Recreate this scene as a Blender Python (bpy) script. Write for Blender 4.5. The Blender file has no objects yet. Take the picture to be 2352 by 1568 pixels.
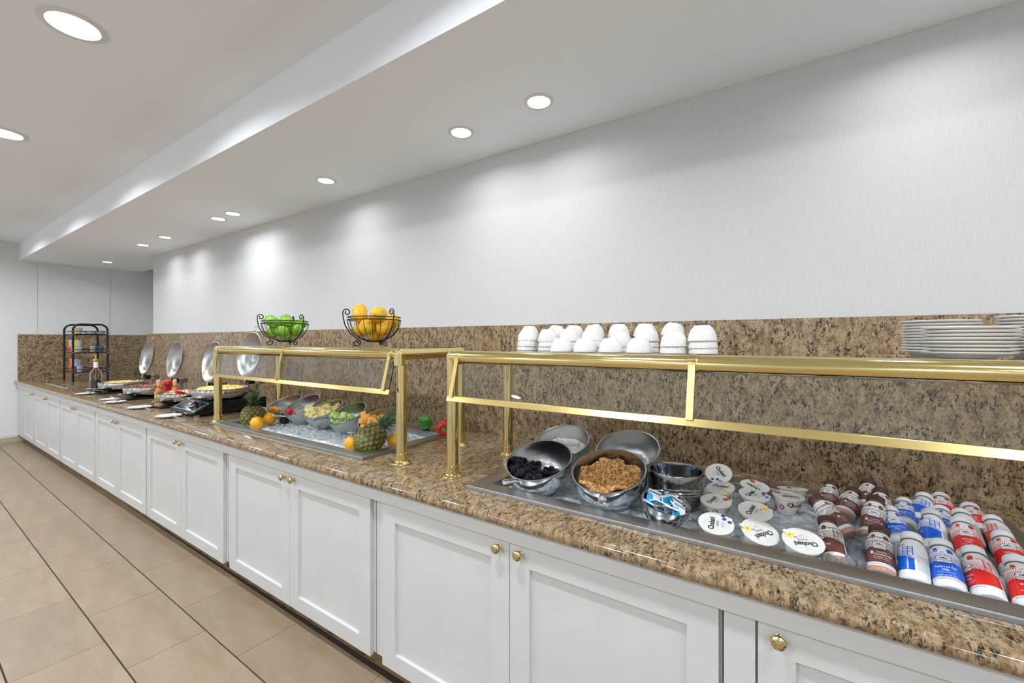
import bpy, math, random
from math import pi, sin, cos, tan, radians as R, sqrt, atan2
from mathutils import Vector as V, Matrix, Quaternion
rnd = random.Random(7)
sc = bpy.context.scene
COL = sc.collection

# ------------------------------------------------------------ camera
CAMZ = 1.52
cam_d = bpy.data.cameras.new('camera'); cam = bpy.data.objects.new('camera', cam_d); COL.objects.link(cam)
cam.location = (0, 0, CAMZ); cam.rotation_euler = (R(90), 0, R(33.7))
cam_d.sensor_width = 36; cam_d.lens = 36*985/2352; cam_d.shift_y = -2/2352; cam_d.clip_start = 0.02
sc.camera = cam
# ------------------------------------------------------------ world, exposure
w = bpy.data.worlds.new('world'); sc.world = w; w.use_nodes = True
w.node_tree.nodes['Background'].inputs[0].default_value = (0.9, 0.95, 1, 1)
w.node_tree.nodes['Background'].inputs[1].default_value = 0.3
sc.view_settings.view_transform = 'Standard'; sc.view_settings.look = 'None'
sc.view_settings.gamma = 1; sc.view_settings.use_curve_mapping = False
sc.view_settings.exposure = 0.30
P_SOFFIT = 2.4      # watts of each lamp over the counter
P_CEIL = 17.0       # watts of each lamp in the high ceiling

# ------------------------------------------------------------ materials
def mat(name, col=(.8, .8, .8), rough=.5, metal=0, spec=.5, trans=0, ior=1.45, coat=0, emit=None, es=0, sss=0, alpha=1):
    m = bpy.data.materials.new(name); m.use_nodes = True
    b = m.node_tree.nodes['Principled BSDF']; i = b.inputs
    i['Base Color'].default_value = (*col, 1); i['Roughness'].default_value = rough; i['Metallic'].default_value = metal
    i['Specular IOR Level'].default_value = spec; i['Transmission Weight'].default_value = trans; i['IOR'].default_value = ior
    i['Coat Weight'].default_value = coat; i['Coat Roughness'].default_value = .05
    if emit: i['Emission Color'].default_value = (*emit, 1); i['Emission Strength'].default_value = es
    if sss: i['Subsurface Weight'].default_value = sss; i['Subsurface Radius'].default_value = (.01, .008, .006)
    m.diffuse_color = (*col, 1)
    return m
class N:
    """small node helper"""
    def __init__(s, m): s.m = m; s.t = m.node_tree; s.n = s.t.nodes; s.b = s.n['Principled BSDF']
    def new(s, ty, **kw):
        n = s.n.new(ty)
        for k, v in kw.items():
            if k in n.inputs: n.inputs[k].default_value = v
            else: setattr(n, k, v)
        return n
    def l(s, a, b): s.t.links.new(a, b)
    def coord(s, scale=(1, 1, 1), rot=(0, 0, 0), out='Object'):
        c = s.new('ShaderNodeTexCoord'); mp = s.new('ShaderNodeMapping')
        mp.inputs['Scale'].default_value = scale; mp.inputs['Rotation'].default_value = rot
        s.l(c.outputs[out], mp.inputs[0]); return mp.outputs[0]
    def noise(s, vec, scale, detail=3, rough=.5, dist=0):
        n = s.new('ShaderNodeTexNoise'); n.inputs['Scale'].default_value = scale; n.inputs['Detail'].default_value = detail
        n.inputs['Roughness'].default_value = rough; n.inputs['Distortion'].default_value = dist
        s.l(vec, n.inputs['Vector']); return n.outputs['Fac']
    def ramp(s, fac, stops):
        r = s.new('ShaderNodeValToRGB'); e = r.color_ramp.elements
        while len(e) < len(stops): e.new(.5)
        for k, (p, c) in enumerate(stops):
            e[k].position = p; e[k].color = (*c, 1) if len(c) == 3 else c
        s.l(fac, r.inputs[0]); return r.outputs[0]
    def mix(s, f, a, b, mode='MIX'):
        m = s.new('ShaderNodeMix', data_type='RGBA', blend_type=mode)
        for x, k in ((f, 0), (a, 6), (b, 7)):
            if hasattr(x, 'links'): s.l(x, m.inputs[k])
            else: m.inputs[k].default_value = x if k == 0 else (*x, 1)
        return m.outputs[2]
    def col(s, o): s.l(o, s.b.inputs['Base Color'])
    def bump(s, h, st=.3, d=.01):
        b = s.new('ShaderNodeBump'); b.inputs['Strength'].default_value = st; b.inputs['Distance'].default_value = d
        s.l(h, b.inputs['Height']); s.l(b.outputs[0], s.b.inputs['Normal'])
    def rough(s, f, lo, hi):
        m = s.new('ShaderNodeMapRange'); m.inputs[3].default_value = lo; m.inputs[4].default_value = hi
        s.l(f, m.inputs[0]); s.l(m.outputs[0], s.b.inputs['Roughness'])
g3 = lambda a: (a, a, a)

def granite(name, rough, yaw, k=1.0):
    m = mat(name, rough=rough, coat=.0, spec=.55); n = N(m)
    v = n.coord((1, 1, 1), (0, 0, 0))
    c = n.coord((1, .5, .5), yaw)      # grains drawn out along one slant
    base = n.ramp(n.noise(c, 40, 6, .68, .2), [(.30, (.15*k, .095*k, .048*k)), (.43, (.34*k, .215*k, .105*k)), (.55, (.52*k, .36*k, .195*k)), (.72, (.62*k, .48*k, .335*k))])
    pale = n.ramp(n.noise(c, 130, 4, .6, .2), [(.57, g3(0)), (.67, g3(.9))])
    base = n.mix(pale, base, (.60*k, .52*k, .43*k))
    rust = n.ramp(n.noise(c, 200, 3, .5), [(.60, g3(0)), (.68, g3(.7))])
    base = n.mix(rust, base, (.52*k, .27*k, .10*k))
    grey = n.ramp(n.noise(c, 110, 5, .7, .3), [(.60, g3(0)), (.68, g3(.75))])
    base = n.mix(grey, base, (.22*k, .22*k, .235*k))
    blk = n.ramp(n.noise(c, 105, 6, .78, .45), [(.44, g3(1)), (.475, g3(0))])
    msk = n.ramp(n.noise(v, 14, 3, .5), [(.36, g3(.30)), (.52, g3(1))])
    blk = n.mix(1.0, blk, msk, 'MULTIPLY')
    base = n.mix(blk, base, (.028*k, .020*k, .016*k))
    fine = n.ramp(n.noise(v, 210, 3, .6), [(.36, g3(.80)), (.40, g3(0))])
    base = n.mix(fine, base, (.06*k, .04*k, .028*k))
    n.col(base)
    return m
GR_TOP = granite('granite_polished', .09, (0, 0, R(62)), .70)
GR_BS = granite('granite_backsplash', .22, (R(0), R(40), 0), .80)
GR_EDGE = GR_TOP

M_CAB = mat('white_cabinet_paint', (.60, .593, .578), .38)
n = N(M_CAB); n.bump(n.noise(n.coord(), 120, 3), .06, .002)
n.col(n.ramp(n.noise(n.coord(), 5, 3), [(.3, (.585, .578, .563)), (.7, (.62, .612, .597))]))
M_CEIL = mat('ceiling_paint', (.90, .925, .96), .8); n = N(M_CEIL); n.bump(n.noise(n.coord(), 90, 3), .05, .003)
M_TRIM = mat('white_trim_paint', (.74, .74, .73), .4)
M_TOE = mat('toe_kick_board', (.20, .135, .06), .6); n = N(M_TOE)
n.col(n.ramp(n.noise(n.coord((1, 1, 5)), 12, 5, .7), [(.40, (.03, .018, .008)), (.47, (.19, .125, .055)), (.8, (.23, .16, .075))]))
M_WP = mat('linen_wallpaper', (.78, .78, .785), .85); n = N(M_WP)
st = n.noise(n.coord((1, 1, .02)), 700, 1, .5); st2 = n.noise(n.coord((1, 1, .3)), 1100, 1)
mx = n.mix(.35, st, st2)
n.col(n.ramp(mx, [(.34, (.60, .593, .59)), (.52, (.655, .648, .645)), (.68, (.70, .692, .69))])); n.bump(mx, .12, .002)
M_WALL = mat('wall_vinyl', (.60, .60, .595), .8); n = N(M_WALL)
st = n.noise(n.coord((1, 1, .05)), 300, 2); n.col(n.ramp(st, [(.3, (.75, .745, .74)), (.7, (.81, .805, .80))])); n.bump(st, .15, .002)
def tile_mat(name, k):
    m = mat(name, (.5, .4, .3), .38); n = N(m)
    n.l(n.new('ShaderNodeObjectInfo').outputs['Random'], (hs := n.new('ShaderNodeMapRange')).inputs[0]); hs.inputs[3].default_value = .95; hs.inputs[4].default_value = 1.05
    a = n.noise(n.coord((1, 3, 1), (0, 0, 0)), 3.5, 6, .65, .6)
    c = n.ramp(a, [(.3, (.270*k, .192*k, .122*k)), (.5, (.305*k, .222*k, .145*k)), (.7, (.34*k, .256*k, .175*k))])
    vein = n.ramp(n.noise(n.coord((1, 1, 1)), 9, 6, .6, 2.5), [(.485, g3(0)), (.495, g3(.30)), (.505, g3(0))])
    c = n.mix(vein, c, (.22*k, .16*k, .10*k))
    c2 = n.mix(1.0, c, (1, 1, 1), 'MULTIPLY'); n.l(hs.outputs[0], c2.node.inputs[7])
    n.col(c2); n.rough(a, .32, .46); return m
M_TILE = tile_mat('beige_porcelain_tile', 1.0)
M_GROUT = mat('dark_grout', (.045, .032, .022), .9)
M_SKIRT = mat('tile_skirting', (.55, .45, .33), .45)

M_BRASS = mat('polished_brass', (.78, .62, .27), .13, 1); n = N(M_BRASS); n.rough(n.noise(n.coord(), 30, 4), .09, .17)
M_BRASSF = mat('satin_brass_strip', (.76, .58, .23), .24, 1)
M_KNOB = mat('worn_brass_knob', (.70, .55, .27), .25, 1); n = N(M_KNOB)
kn = n.noise(n.coord(), 160, 4, .7); n.col(n.ramp(kn, [(.38, (.10, .07, .04)), (.47, (.70, .54, .26)), (.7, (.82, .68, .38))])); n.rough(kn, .35, .15)
def steel(name, c, r0, r1, sc_=(1, 12, 12)):
    m = mat(name, g3(c), r0, 1); n = N(m); f = n.noise(n.coord(sc_), 60, 3); n.rough(f, r0, r1)
    n.col(n.ramp(f, [(.3, g3(c*.86)), (.7, g3(c*1.08))])); return m
M_STEEL = steel('brushed_steel', .46, .24, .38, (1, 14, 14))
M_BOWL = steel('brushed_bowl_steel', .50, .18, .32, (6, 6, 60))
M_BOWLO = mat('frosted_bowl_steel', g3(.62), .30, 1); n = N(M_BOWLO); n.rough(n.noise(n.coord(), 45, 4), .26, .44); n.bump(n.noise(n.coord(), 300, 3), .15, .001)
M_CHROME = mat('polished_steel', g3(.66), .08, 1)
M_LID = mat('spun_steel_lid', (.42, .405, .39), .3, 1)
def aniso(m, axis, k=.75):
    n = N(m); t = n.new('ShaderNodeTangent', direction_type='RADIAL', axis=axis); n.l(t.outputs[0], n.b.inputs['Tangent']); n.b.inputs['Anisotropic'].default_value = k
aniso(M_BOWL, 'Z'); aniso(M_LID, 'Y', .85)
M_BLACK = mat('black_plastic', g3(.012), .3); M_BLACKG = mat('black_glass', g3(.006), .08)
M_WIRE = mat('black_wire', g3(.010), .4); M_RACK = mat('black_lacquer_tube', (.008, .010, .016), .22)
M_PORC = mat('white_porcelain', (.78, .745, .715), .10, spec=.6, coat=.3)
M_PLATE = mat('ivory_porcelain', (.76, .72, .68), .14, coat=.3)
M_GLASS = mat('guard_glass', (.86, .91, .92), 0, trans=1, ior=1.45)
M_CLEAR = mat('clear_glass', (1, 1, 1), .02, trans=1, ior=1.3)
M_PLAST = mat('clear_acrylic', (.95, .97, 1), .05, trans=.85, ior=1.3)
M_ICE = mat('shaved_ice', (.66, .71, .76), .25, spec=.8, sss=.0); n = N(M_ICE)
ic = n.noise(n.coord(), 70, 6, .75, .8); n.col(n.ramp(ic, [(.3, (.62, .68, .72)), (.5, (.76, .80, .83)), (.7, (.92, .94, .95))])); n.bump(ic, .5, .006); n.rough(ic, .1, .45)
M_MELT = mat('wet_ice', (.30, .33, .36), .12, spec=.8); n = N(M_MELT)
ic = n.noise(n.coord(), 26, 6, .7, 1.2); n.col(n.ramp(ic, [(.34, (.36, .40, .44)), (.52, (.54, .59, .64)), (.68, (.78, .82, .86))])); n.bump(ic, .5, .008); n.rough(ic, .06, .3)
M_CHIP = mat('white_ice_chip', (.86, .90, .93), .12, trans=.35, ior=1.31)
M_CUBE = mat('clear_ice', (.90, .95, 1), .06, trans=.9, ior=1.31)
M_LAMP = mat('lamp_lens', (1, 1, 1), .4, emit=(.97, .985, 1), es=9.0)
M_WHITEP = mat('white_plastic', (.83, .83, .83), .35)
def bumpy(name, c0, c1, rough, sc_, st, sss=0, d=.004, pos=(.35, .65)):
    m = mat(name, c0, rough, sss=sss); n = N(m); f = n.noise(n.coord(), sc_, 5, .6); n.col(n.ramp(f, [(pos[0], c0), (pos[1], c1)])); n.bump(f, st, d); return m

# ------------------------------------------------------------ mesh helpers
class MB:
    def __init__(s): s.v = []; s.f = []; s.m = []
    def add(s, vs, fs, mi=0, T=None):
        o = len(s.v)
        s.v += [tuple(T @ V(p)) if T is not None else tuple(p) for p in vs]
        for f in fs: s.f.append([a+o for a in f]); s.m.append(mi)
        return s
    def box(s, x0, x1, y0, y1, z0, z1, mi=0, T=None):
        vs = [(x, y, z) for z in (z0, z1) for y in (y0, y1) for x in (x0, x1)]
        return s.add(vs, [(0, 2, 3, 1), (4, 5, 7, 6), (0, 1, 5, 4), (2, 6, 7, 3), (0, 4, 6, 2), (1, 3, 7, 5)], mi, T)
    def lathe(s, prof, n=32, mi=0, T=None, lobes=None, close=False):
        vs = []; fs = []; k = len(prof)
        for (r, z) in prof:
            for j in range(n):
                a = 2*pi*j/n; rr = r*(lobes(a, z) if lobes else 1); vs.append((rr*cos(a), rr*sin(a), z))
        for i in range(k-1 + (1 if close else 0)):
            i2 = (i+1) % k
            for j in range(n):
                j2 = (j+1) % n; fs.append((i*n+j, i*n+j2, i2*n+j2, i2*n+j))
        if not close:
            pass
        return s.add(vs, fs, mi, T)
    def tube(s, pts, r, n=8, closed=False, mi=0, T=None, cap=True):
        pts = [V(p) for p in pts]; k = len(pts); rs = r if isinstance(r, (list, tuple)) else [r]*k
        vs = []; fs = []; up = None
        for i, p in enumerate(pts):
            if closed: d = pts[(i+1) % k]-pts[i-1]
            else: d = pts[min(i+1, k-1)]-pts[max(i-1, 0)]
            d.normalize()
            if up is None: up = d.orthogonal().normalized()
            up = (up - d*up.dot(d)); up = up.normalized() if up.length > 1e-6 else d.orthogonal().normalized()
            b = d.cross(up)
            for j in range(n):
                a = 2*pi*j/n; vs.append(tuple(p+(up*cos(a)+b*sin(a))*rs[i]))
        for i in range(k if closed else k-1):
            i2 = (i+1) % k
            for j in range(n): fs.append((i*n+j, i*n+(j+1) % n, i2*n+(j+1) % n, i2*n+j))
        if not closed and cap: fs += [tuple(range(n-1, -1, -1)), tuple((k-1)*n+j for j in range(n))]
        return s.add(vs, fs, mi, T)
    def sphere(s, c, r, nu=16, nv=10, mi=0, sc_=(1, 1, 1), fn=None, T=None):
        prof = []
        vs = [(0, 0, -1)]; fs = []
        for i in range(1, nv):
            t = pi*i/nv-pi/2
            for j in range(nu): a = 2*pi*j/nu; vs.append((cos(t)*cos(a), cos(t)*sin(a), sin(t)))
        vs.append((0, 0, 1))
        out = []
        for p in vs:
            k = fn(*p) if fn else 1
            out.append((c[0]+p[0]*r*sc_[0]*k, c[1]+p[1]*r*sc_[1]*k, c[2]+p[2]*r*sc_[2]*k))
        for j in range(nu):
            fs.append((0, 1+(j+1) % nu, 1+j)); e = len(vs)-1; b = 1+(nv-2)*nu; fs.append((b+j, b+(j+1) % nu, e))
            for i in range(nv-2): a0 = 1+i*nu; fs.append((a0+j, a0+(j+1) % nu, a0+nu+(j+1) % nu, a0+nu+j))
        return s.add(out, fs, mi, T)
    def poly(s, pts, mi=0, T=None): return s.add(pts, [tuple(range(len(pts)))], mi, T)
    def grid(s, fn, nu, nv, mi=0):
        vs = [fn(i/nu, j/nv) for j in range(nv+1) for i in range(nu+1)]
        return s.add(vs, [(j*(nu+1)+i, j*(nu+1)+i+1, (j+1)*(nu+1)+i+1, (j+1)*(nu+1)+i) for j in range(nv) for i in range(nu)], mi)
    def extrude(s, prof, x0, x1, mi=0):
        k = len(prof); vs = [(x0, y, z) for y, z in prof]+[(x1, y, z) for y, z in prof]
        return s.add(vs, [(i, (i+1) % k, k+(i+1) % k, k+i) for i in range(k)]+[tuple(range(k-1, -1, -1)), tuple(range(k, 2*k))], mi)
    def mesh(s, name, mats, smooth=35):
        me = bpy.data.meshes.new(name); me.from_pydata(s.v, [], s.f)
        for m in (mats if isinstance(mats, (list, tuple)) else [mats]): me.materials.append(m)
        me.polygons.foreach_set('material_index', s.m); me.update()
        if smooth:
            me.polygons.foreach_set('use_smooth', [True]*len(me.polygons)); me.set_sharp_from_angle(angle=R(smooth))
        return me
    def build(s, name, mats, parent=None, loc=None, rot=None, smooth=35, bevel=0, seg=2):
        return link(name, s.mesh(name, mats, smooth), parent, loc, rot, bevel, seg)
def link(name, me, parent=None, loc=None, rot=None, bevel=0, seg=2):
    o = bpy.data.objects.new(name, me); COL.objects.link(o); o.parent = parent
    if loc is not None: o.location = loc
    if rot is not None: o.rotation_euler = rot
    if bevel:
        b = o.modifiers.new('bevel', 'BEVEL'); b.width = bevel; b.segments = seg; b.limit_method = 'ANGLE'; b.angle_limit = R(40)
    return o
def tag(o, label=None, cat=None, group=None, kind=None):
    for k, v in (('label', label), ('category', cat), ('group', group), ('kind', kind)):
        if v: o[k] = v
    return o
def thing(name, label, cat, loc=(0, 0, 0), rz=0, group=None):
    o = bpy.data.objects.new(name, None); COL.objects.link(o); o.location = loc; o.rotation_euler = (0, 0, rz)
    o.empty_display_size = .02
    return tag(o, label, cat, group)
def copy_tree(o, parent=None, label=None, group=None):
    c = o.copy(); COL.objects.link(c); c.parent = parent
    if label: c['label'] = label
    if group: c['group'] = group
    for ch in list(o.children): copy_tree(ch, c)
    return c
def struct(name, mb, m, parent=None, **kw):
    o = mb.build(name, m, parent, **kw); o['kind'] = 'structure'; return o
def frame(z, x):
    z = V(z).normalized(); x = V(x); x = (x-z*x.dot(z)).normalized(); y = z.cross(x)
    return Matrix(((x.x, y.x, z.x), (x.y, y.y, z.y), (x.z, y.z, z.z))).to_4x4()
def place(o, loc, m4):
    o.rotation_mode = 'QUATERNION'; o.rotation_quaternion = m4.to_quaternion(); o.location = loc
# text as flat triangles (verts, faces)
_tc = {}
def text2d(s, size=1.0, bold=0.0, align='CENTER'):
    key = (s, bold, align)
    if key not in _tc:
        cu = bpy.data.curves.new('t', 'FONT'); cu.body = s; cu.size = 1; cu.align_x = align; cu.align_y = 'CENTER'; cu.resolution_u = 2; cu.offset = bold
        ob = bpy.data.objects.new('t', cu); COL.objects.link(ob)
        dg = bpy.context.evaluated_depsgraph_get(); me = bpy.data.meshes.new_from_object(ob.evaluated_get(dg))
        _tc[key] = ([(v.co.x, v.co.y) for v in me.vertices], [tuple(p.vertices) for p in me.polygons])
        bpy.data.objects.remove(ob); bpy.data.curves.remove(cu); bpy.data.meshes.remove(me)
    vs, fs = _tc[key]
    return [(x*size, y*size) for x, y in vs], fs

# ================================================================ ROOM
XL, XR, YF, YW, YA = -9.85, 3.6, -5.2, 2.29, 2.98      # end wall, right wall, far side, wallpapered wall, alcove wall
CZ, SZ, SY = 3.0, 2.74, 1.265                            # ceilings and soffit edge
fl = struct('floor', MB().box(XL, XR, YF, 2.9, -.08, -.004), M_GROUT)
# porcelain tiles, half-bond rows, turned very slightly against the counter
TW, TL, TR = .3225, .662, R(-.45)
tm = MB().box(0, TL-.0025, 0, TW-.0065, -.012, 0).mesh('tile', M_TILE, 0)
rows = [(.985, -2.905), (.6625, -2.586), (.340, -2.911), (.0175, -2.58), (-.305, -2.911), (-.6275, -2.58)]
def tpos(x, y):
    return V((x, y + (x+2.6)*tan(TR), 0))
for (y0, xj) in rows:
    k0 = math.ceil((XL+.02-xj)/TL)
    for k in range(k0-1, k0+16):
        x = xj+k*TL
        if x < XL+.01:      # cut tile at the end wall
            if x+TL < XL+.06: continue
            p = tpos(XL+.01, y0); o = MB().box(0, x+TL-XL-.0125, 0, TW-.0065, -.012, 0).build('tile', M_TILE, fl, p, (0, 0, TR), smooth=0)
        else: link('tile', tm, fl, tpos(x, y0), (0, 0, TR))
mb = MB()
for (y0, y1) in ((-5.2, -.63),):
    y = -.6275-TW; r = 0
    while y > -2.4:
        xj = -2.911 if r % 2 == 0 else -2.58; x = xj-TL*10
        while x < XR-TL:
            mb.box(x, x+TL-.0025, y, y+TW-.0065, -.012, 0) if x > XL+.02 else None
            x += TL
        y -= TW; r += 1
for (y0, xj) in rows:
    x = xj+TL*math.ceil((XL+.02-xj)/TL)+TL*16
    while x < XR-TL: mb.box(x, x+TL-.0025, y0, y0+TW-.0065, -.012, 0); x += TL
MB().box(XL+.01, XR-.01, YF+.01, y+TW-.01, -.012, .004).build('added_carpet', mat('added_grey_carpet', (.30, .305, .32), .95), fl, smooth=0)  # unseen carpet, added in neutral grey to cut warm bounce off the floor
o = mb.build('tile_field', M_TILE, fl, smooth=0); o['kind'] = 'stuff'

struct('wall_back', MB().box(-7.79, XR, YW, 2.9, 0, SZ-.0005), M_WP)
struct('wall_alcove', MB().box(XL, -7.80, YA, 3.1, 0, SZ+.4), M_WALL)
wl = struct('wall_left', MB().box(XL-.12, XL, YF, 3.1, 0, CZ+.1), M_WALL)
MB().box(XL, XL+.008, 2.283, 2.297, 1.62, SZ).build('corner_bead', M_TRIM, wl, smooth=0)
MB().box(XL, XL+.002, 1.452, 1.456, 1.62, SZ).build('wallcovering_seam', mat('seam', g3(.5), .8), wl, smooth=0)
struct('wall_right', MB().box(XR, XR+.12, YF, 2.9, 0, CZ+.1), M_WALL)
struct('wall_front', MB().box(XL-.12, XR+.12, YF-.12, YF, 0, CZ+.1), M_WALL)
struct('ceiling', MB().box(XL, XR, YF, SY, CZ, CZ+.1), M_CEIL)
so = MB().box(XL, XR, SY, 2.69, SZ, CZ+.1).box(XL, -7.6, 2.69, 3.1, CZ+.04, CZ+.1)
struct('ceiling', so, M_CEIL)
struct('baseboard_left', MB().box(XL, XL+.012, YF, 1.30, .0, .062), M_SKIRT)
struct('trim_1', MB().box(XL, XL+.016, YF, 1.258, .063, .115), M_TRIM, bevel=.004)

# ================================================================ COUNTER
CT, CB, YC = .915, .873, 1.21
WELLS = [(-3.52, -1.825, 1.38, 2.10), (-1.13, .575, 1.357, 2.085)]   # outer rim of the two cold wells
def hole(w): return (w[0]+.03, w[1]-.03, w[2]+.03, w[3]-.03)
nose = [(YC+.004, CB)]+[(YC+.022-.022*cos(a)**.8 if cos(a) > 0 else YC+.022, CB+.021+.021*sin(a)) for a in [R(t) for t in (-75, -50, -25, 0, 25, 50, 70, 90)]]
ya, yb, ye = hole(WELLS[0])[2], hole(WELLS[0])[3], 2.235
mb = MB()
prof = [(YC+.03, CB), (YC+.010, CB+.002), (YC+.002, CB+.010), (YC, CB+.020), (YC+.001, CT-.014), (YC+.006, CT-.005), (YC+.016, CT), (1.387, CT), (1.387, CB)]
mb.extrude(prof, XL, XR)
def slab(x0, x1, y0, y1): mb.box(x0, x1, y0, y1, CB, CT)
h0, h1 = hole(WELLS[0]), hole(WELLS[1])
slab(XL, h0[0], 1.387, 2.055); slab(h0[1], h1[0], 1.387, 2.055); slab(h1[1], XR, 1.387, 2.055)
slab(h0[0], h0[1], 1.387, h0[2]); slab(XL, XR, 2.055, ye); slab(XL, -7.88, ye, YA)
slab(h0[0], h0[1], h0[3], 2.055) if h0[3] < 2.055 else None
ct = tag(mb.build('worktop', GR_TOP, smooth=45), 'long polished brown granite worktop with rounded front edge', 'counter')

cr = random.Random(3)
mb = MB().box(-7.876, -1.505, ye+.002, YW-.001, CT, 1.617)
bs = tag(mb.build('backsplash', GR_BS, smooth=0), 'tall brown granite backsplash panel along the wallpapered wall, left of the seam', 'backsplash')
tag(MB().box(-1.503, XR, ye+.002, YW-.001, CT, 1.617).build('backsplash', GR_BS, smooth=0), 'tall brown granite backsplash panel behind the bowls and milk bottles, right of the seam', 'backsplash')
tag(MB().box(XL+.0005, XL+.02, 1.25, YA-.001, CT+.001, 1.617).build('backsplash', GR_BS, smooth=0), 'brown granite backsplash on the far end wall behind the black rack', 'backsplash')

struct('trim_2', MB().box(XL, XR, 1.2385, 1.262, .815, CB-.0005), M_CAB, bevel=.002)
struct('baseboard_counter', MB().box(XL, XR, 1.322, 1.335, 0, .105), M_TOE)

# cabinets -------------------------------------------------------
def knob_mesh():
    T = Matrix.Rotation(R(90), 4, 'X')
    return MB().lathe([(.0, 0), (.009, 0), (.0095, .002), (.0065, .004), (.0055, .012), (.008, .017), (.0155, .019), (.0175, .023), (.0165, .028), (.011, .031), (0, .032)], 24, T=T).mesh('knob', M_KNOB, 50)
KN = knob_mesh()
def door_mesh(w, h):
    st, rl, rb, d, t = .080, .074, .070, .012, .019
    mb = MB()
    o = [(0, 0), (w, 0), (w, h), (0, h)]; i = [(st, rb), (w-st, rb), (w-st, h-rl), (st, h-rl)]; j = [(st+.004, rb+.004), (w-st-.004, rb+.004), (w-st-.004, h-rl-.004), (st+.004, h-rl-.004)]
    vs = [(x, 0, z) for x, z in o]+[(x, 0, z) for x, z in i]+[(x, d, z) for x, z in j]+[(x, t, z) for x, z in o]
    fs = [(a, (a+1) % 4, 4+(a+1) % 4, 4+a) for a in range(4)]+[(4+a, 4+(a+1) % 4, 8+(a+1) % 4, 8+a) for a in range(4)]+[(8, 9, 10, 11)]
    fs += [(a, 12+a, 12+(a+1) % 4, (a+1) % 4) for a in range(4)]+[(12, 15, 14, 13)]
    return mb.add(vs, fs).mesh('door', M_CAB, 0)
def cabinet(x0, x1, doors, label, filler=None):
    c = thing('base_cabinet', label, 'cabinet', ((x0+x1)/2, 1.27, .1), group='white base cabinets under the worktop')
    L = lambda x: x-(x0+x1)/2
    b = MB()
    z0, z1 = .012, .770
    b.box(L(x0), L(x1), .0, .014, z0, .70+z0)          # face
    b.box(L(x0), L(x0)+.016, .014, .92, z0, z1-.10); b.box(L(x1)-.016, L(x1), .014, .92, z0, z1-.10); b.box(L(x0), L(x1), .014, .92, z0-.002, z0+.014); b.box(L(x0), L(x1), .91, .925, z0, z1-.1)
    b.build('body', M_CAB, c, smooth=0)
    for (a, e, side) in doors:
        d = link('door', door_mesh(e-a-.003, .712), c, (L(a)+.0015, -.0195, .0))
        if side:
            kx = (e-a)-.045 if side > 0 else .045
            tag(link('knob', KN, d, (kx, 0, .685)), 'small worn brass knob')
    if filler: MB().box(L(filler[0]), L(filler[1]), -.0195, 0, 0, .712).build('filler_strip', M_CAB, c, smooth=0)
    return c
cabinet(XL+.002, -8.70, [(-9.42, -8.705, 1)], 'single-door white cabinet in the far corner against the end wall', (XL+.02, -9.425))
cabinet(-8.695, -7.245, [(-8.69, -7.93, 1), (-7.93, -7.25, -1)], 'white double-door cabinet next to the far single-door one')
cabinet(-7.235, -5.83, [(-7.225, -6.555, 1), (-6.555, -5.845, -1)], 'white double-door cabinet under the dark bacon pan, third from the end wall')
cabinet(-5.825, -4.405, [(-5.818, -5.149, 1), (-5.149, -4.415, -1)], 'white double-door cabinet below the two plates with tongs, with a gap over its left door')
cabinet(-4.40, -3.02, [(-4.395, -3.714, 1), (-3.714, -3.042, -1)], 'white double-door cabinet under the far brass post and left end of the fruit well')
cabinet(-3.015, -1.585, [(-2.959, -2.267, 1), (-2.267, -1.599, -1)], 'white double-door cabinet under the sliced fruit bowls')
cabinet(-1.58, -.1685, [(-1.520, -.845, 1), (-.845, -.174, -1)], 'white double-door cabinet under the blackberry and granola bowls')
cabinet(-.164, 1.29, [(-.086, .60, -1), (.605, 1.285, 1)], 'white cabinet with filler strip under the milk bottles, at the right', (-.163, -.0905))

# drop-in cold wells ---------------------------------------------
def well(w, label, zb=.80):
    x0, x1, y0, y1 = w; t = thing('cold_well', label, 'cold well', ((x0+x1)/2, (y0+y1)/2, CT))
    a, b = (x1-x0)/2, (y1-y0)/2; ri = .078; H = .016
    o = [(-a, -b), (a, -b), (a, b), (-a, b)]
    def off(k): return [(-a+k, -b+k), (a-k, -b+k), (a-k, b-k), (-a+k, b-k)]
    rings = [(off(0), .0005), (off(0), H-.005), (off(.0015), H-.001), (off(.005), H), (off(ri-.012), H-.001), (off(ri-.003), H-.003), (off(ri), H-.008), (off(ri+.001), zb-CT), ]
    vs = []; fs = []
    for pts, z in rings: vs += [(x, y, z) for x, y in pts]
    for i in range(len(rings)-1):
        for k in range(4): fs.append((i*4+k, i*4+(k+1) % 4, i*4+4+(k+1) % 4, i*4+4+k))
    n = len(rings)*4; fs.append((n-4, n-3, n-2, n-1))
    MB().add(vs, fs).build('steel_rim', M_STEEL, t, smooth=30)
    return t
WL = well(WELLS[0], 'stainless steel drop-in well of ice holding the sliced fruit bowls')
WR = well(WELLS[1], 'stainless steel drop-in well of ice holding granola, yogurt and milk')
# closed well at the far end, boarded over with granite
t = thing('covered_well', 'closed drop-in well boarded over with granite under the black rack', 'cold well', (-8.45, 1.72, CT))
mb = MB()
for (x0, x1, y0, y1) in ((-.78, .78, -.33, -.29), (-.78, .78, .29, .33), (.74, .78, -.29, .29), (-.78, -.74, -.29, .29)): mb.box(x0, x1, y0, y1, .0005, .012)
mb.build('steel_rim', M_CHROME, t, bevel=.002)
MB().box(-.70, .70, -.25, .25, .0005, .016).build('granite_board', GR_TOP, t, bevel=.002)

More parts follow.
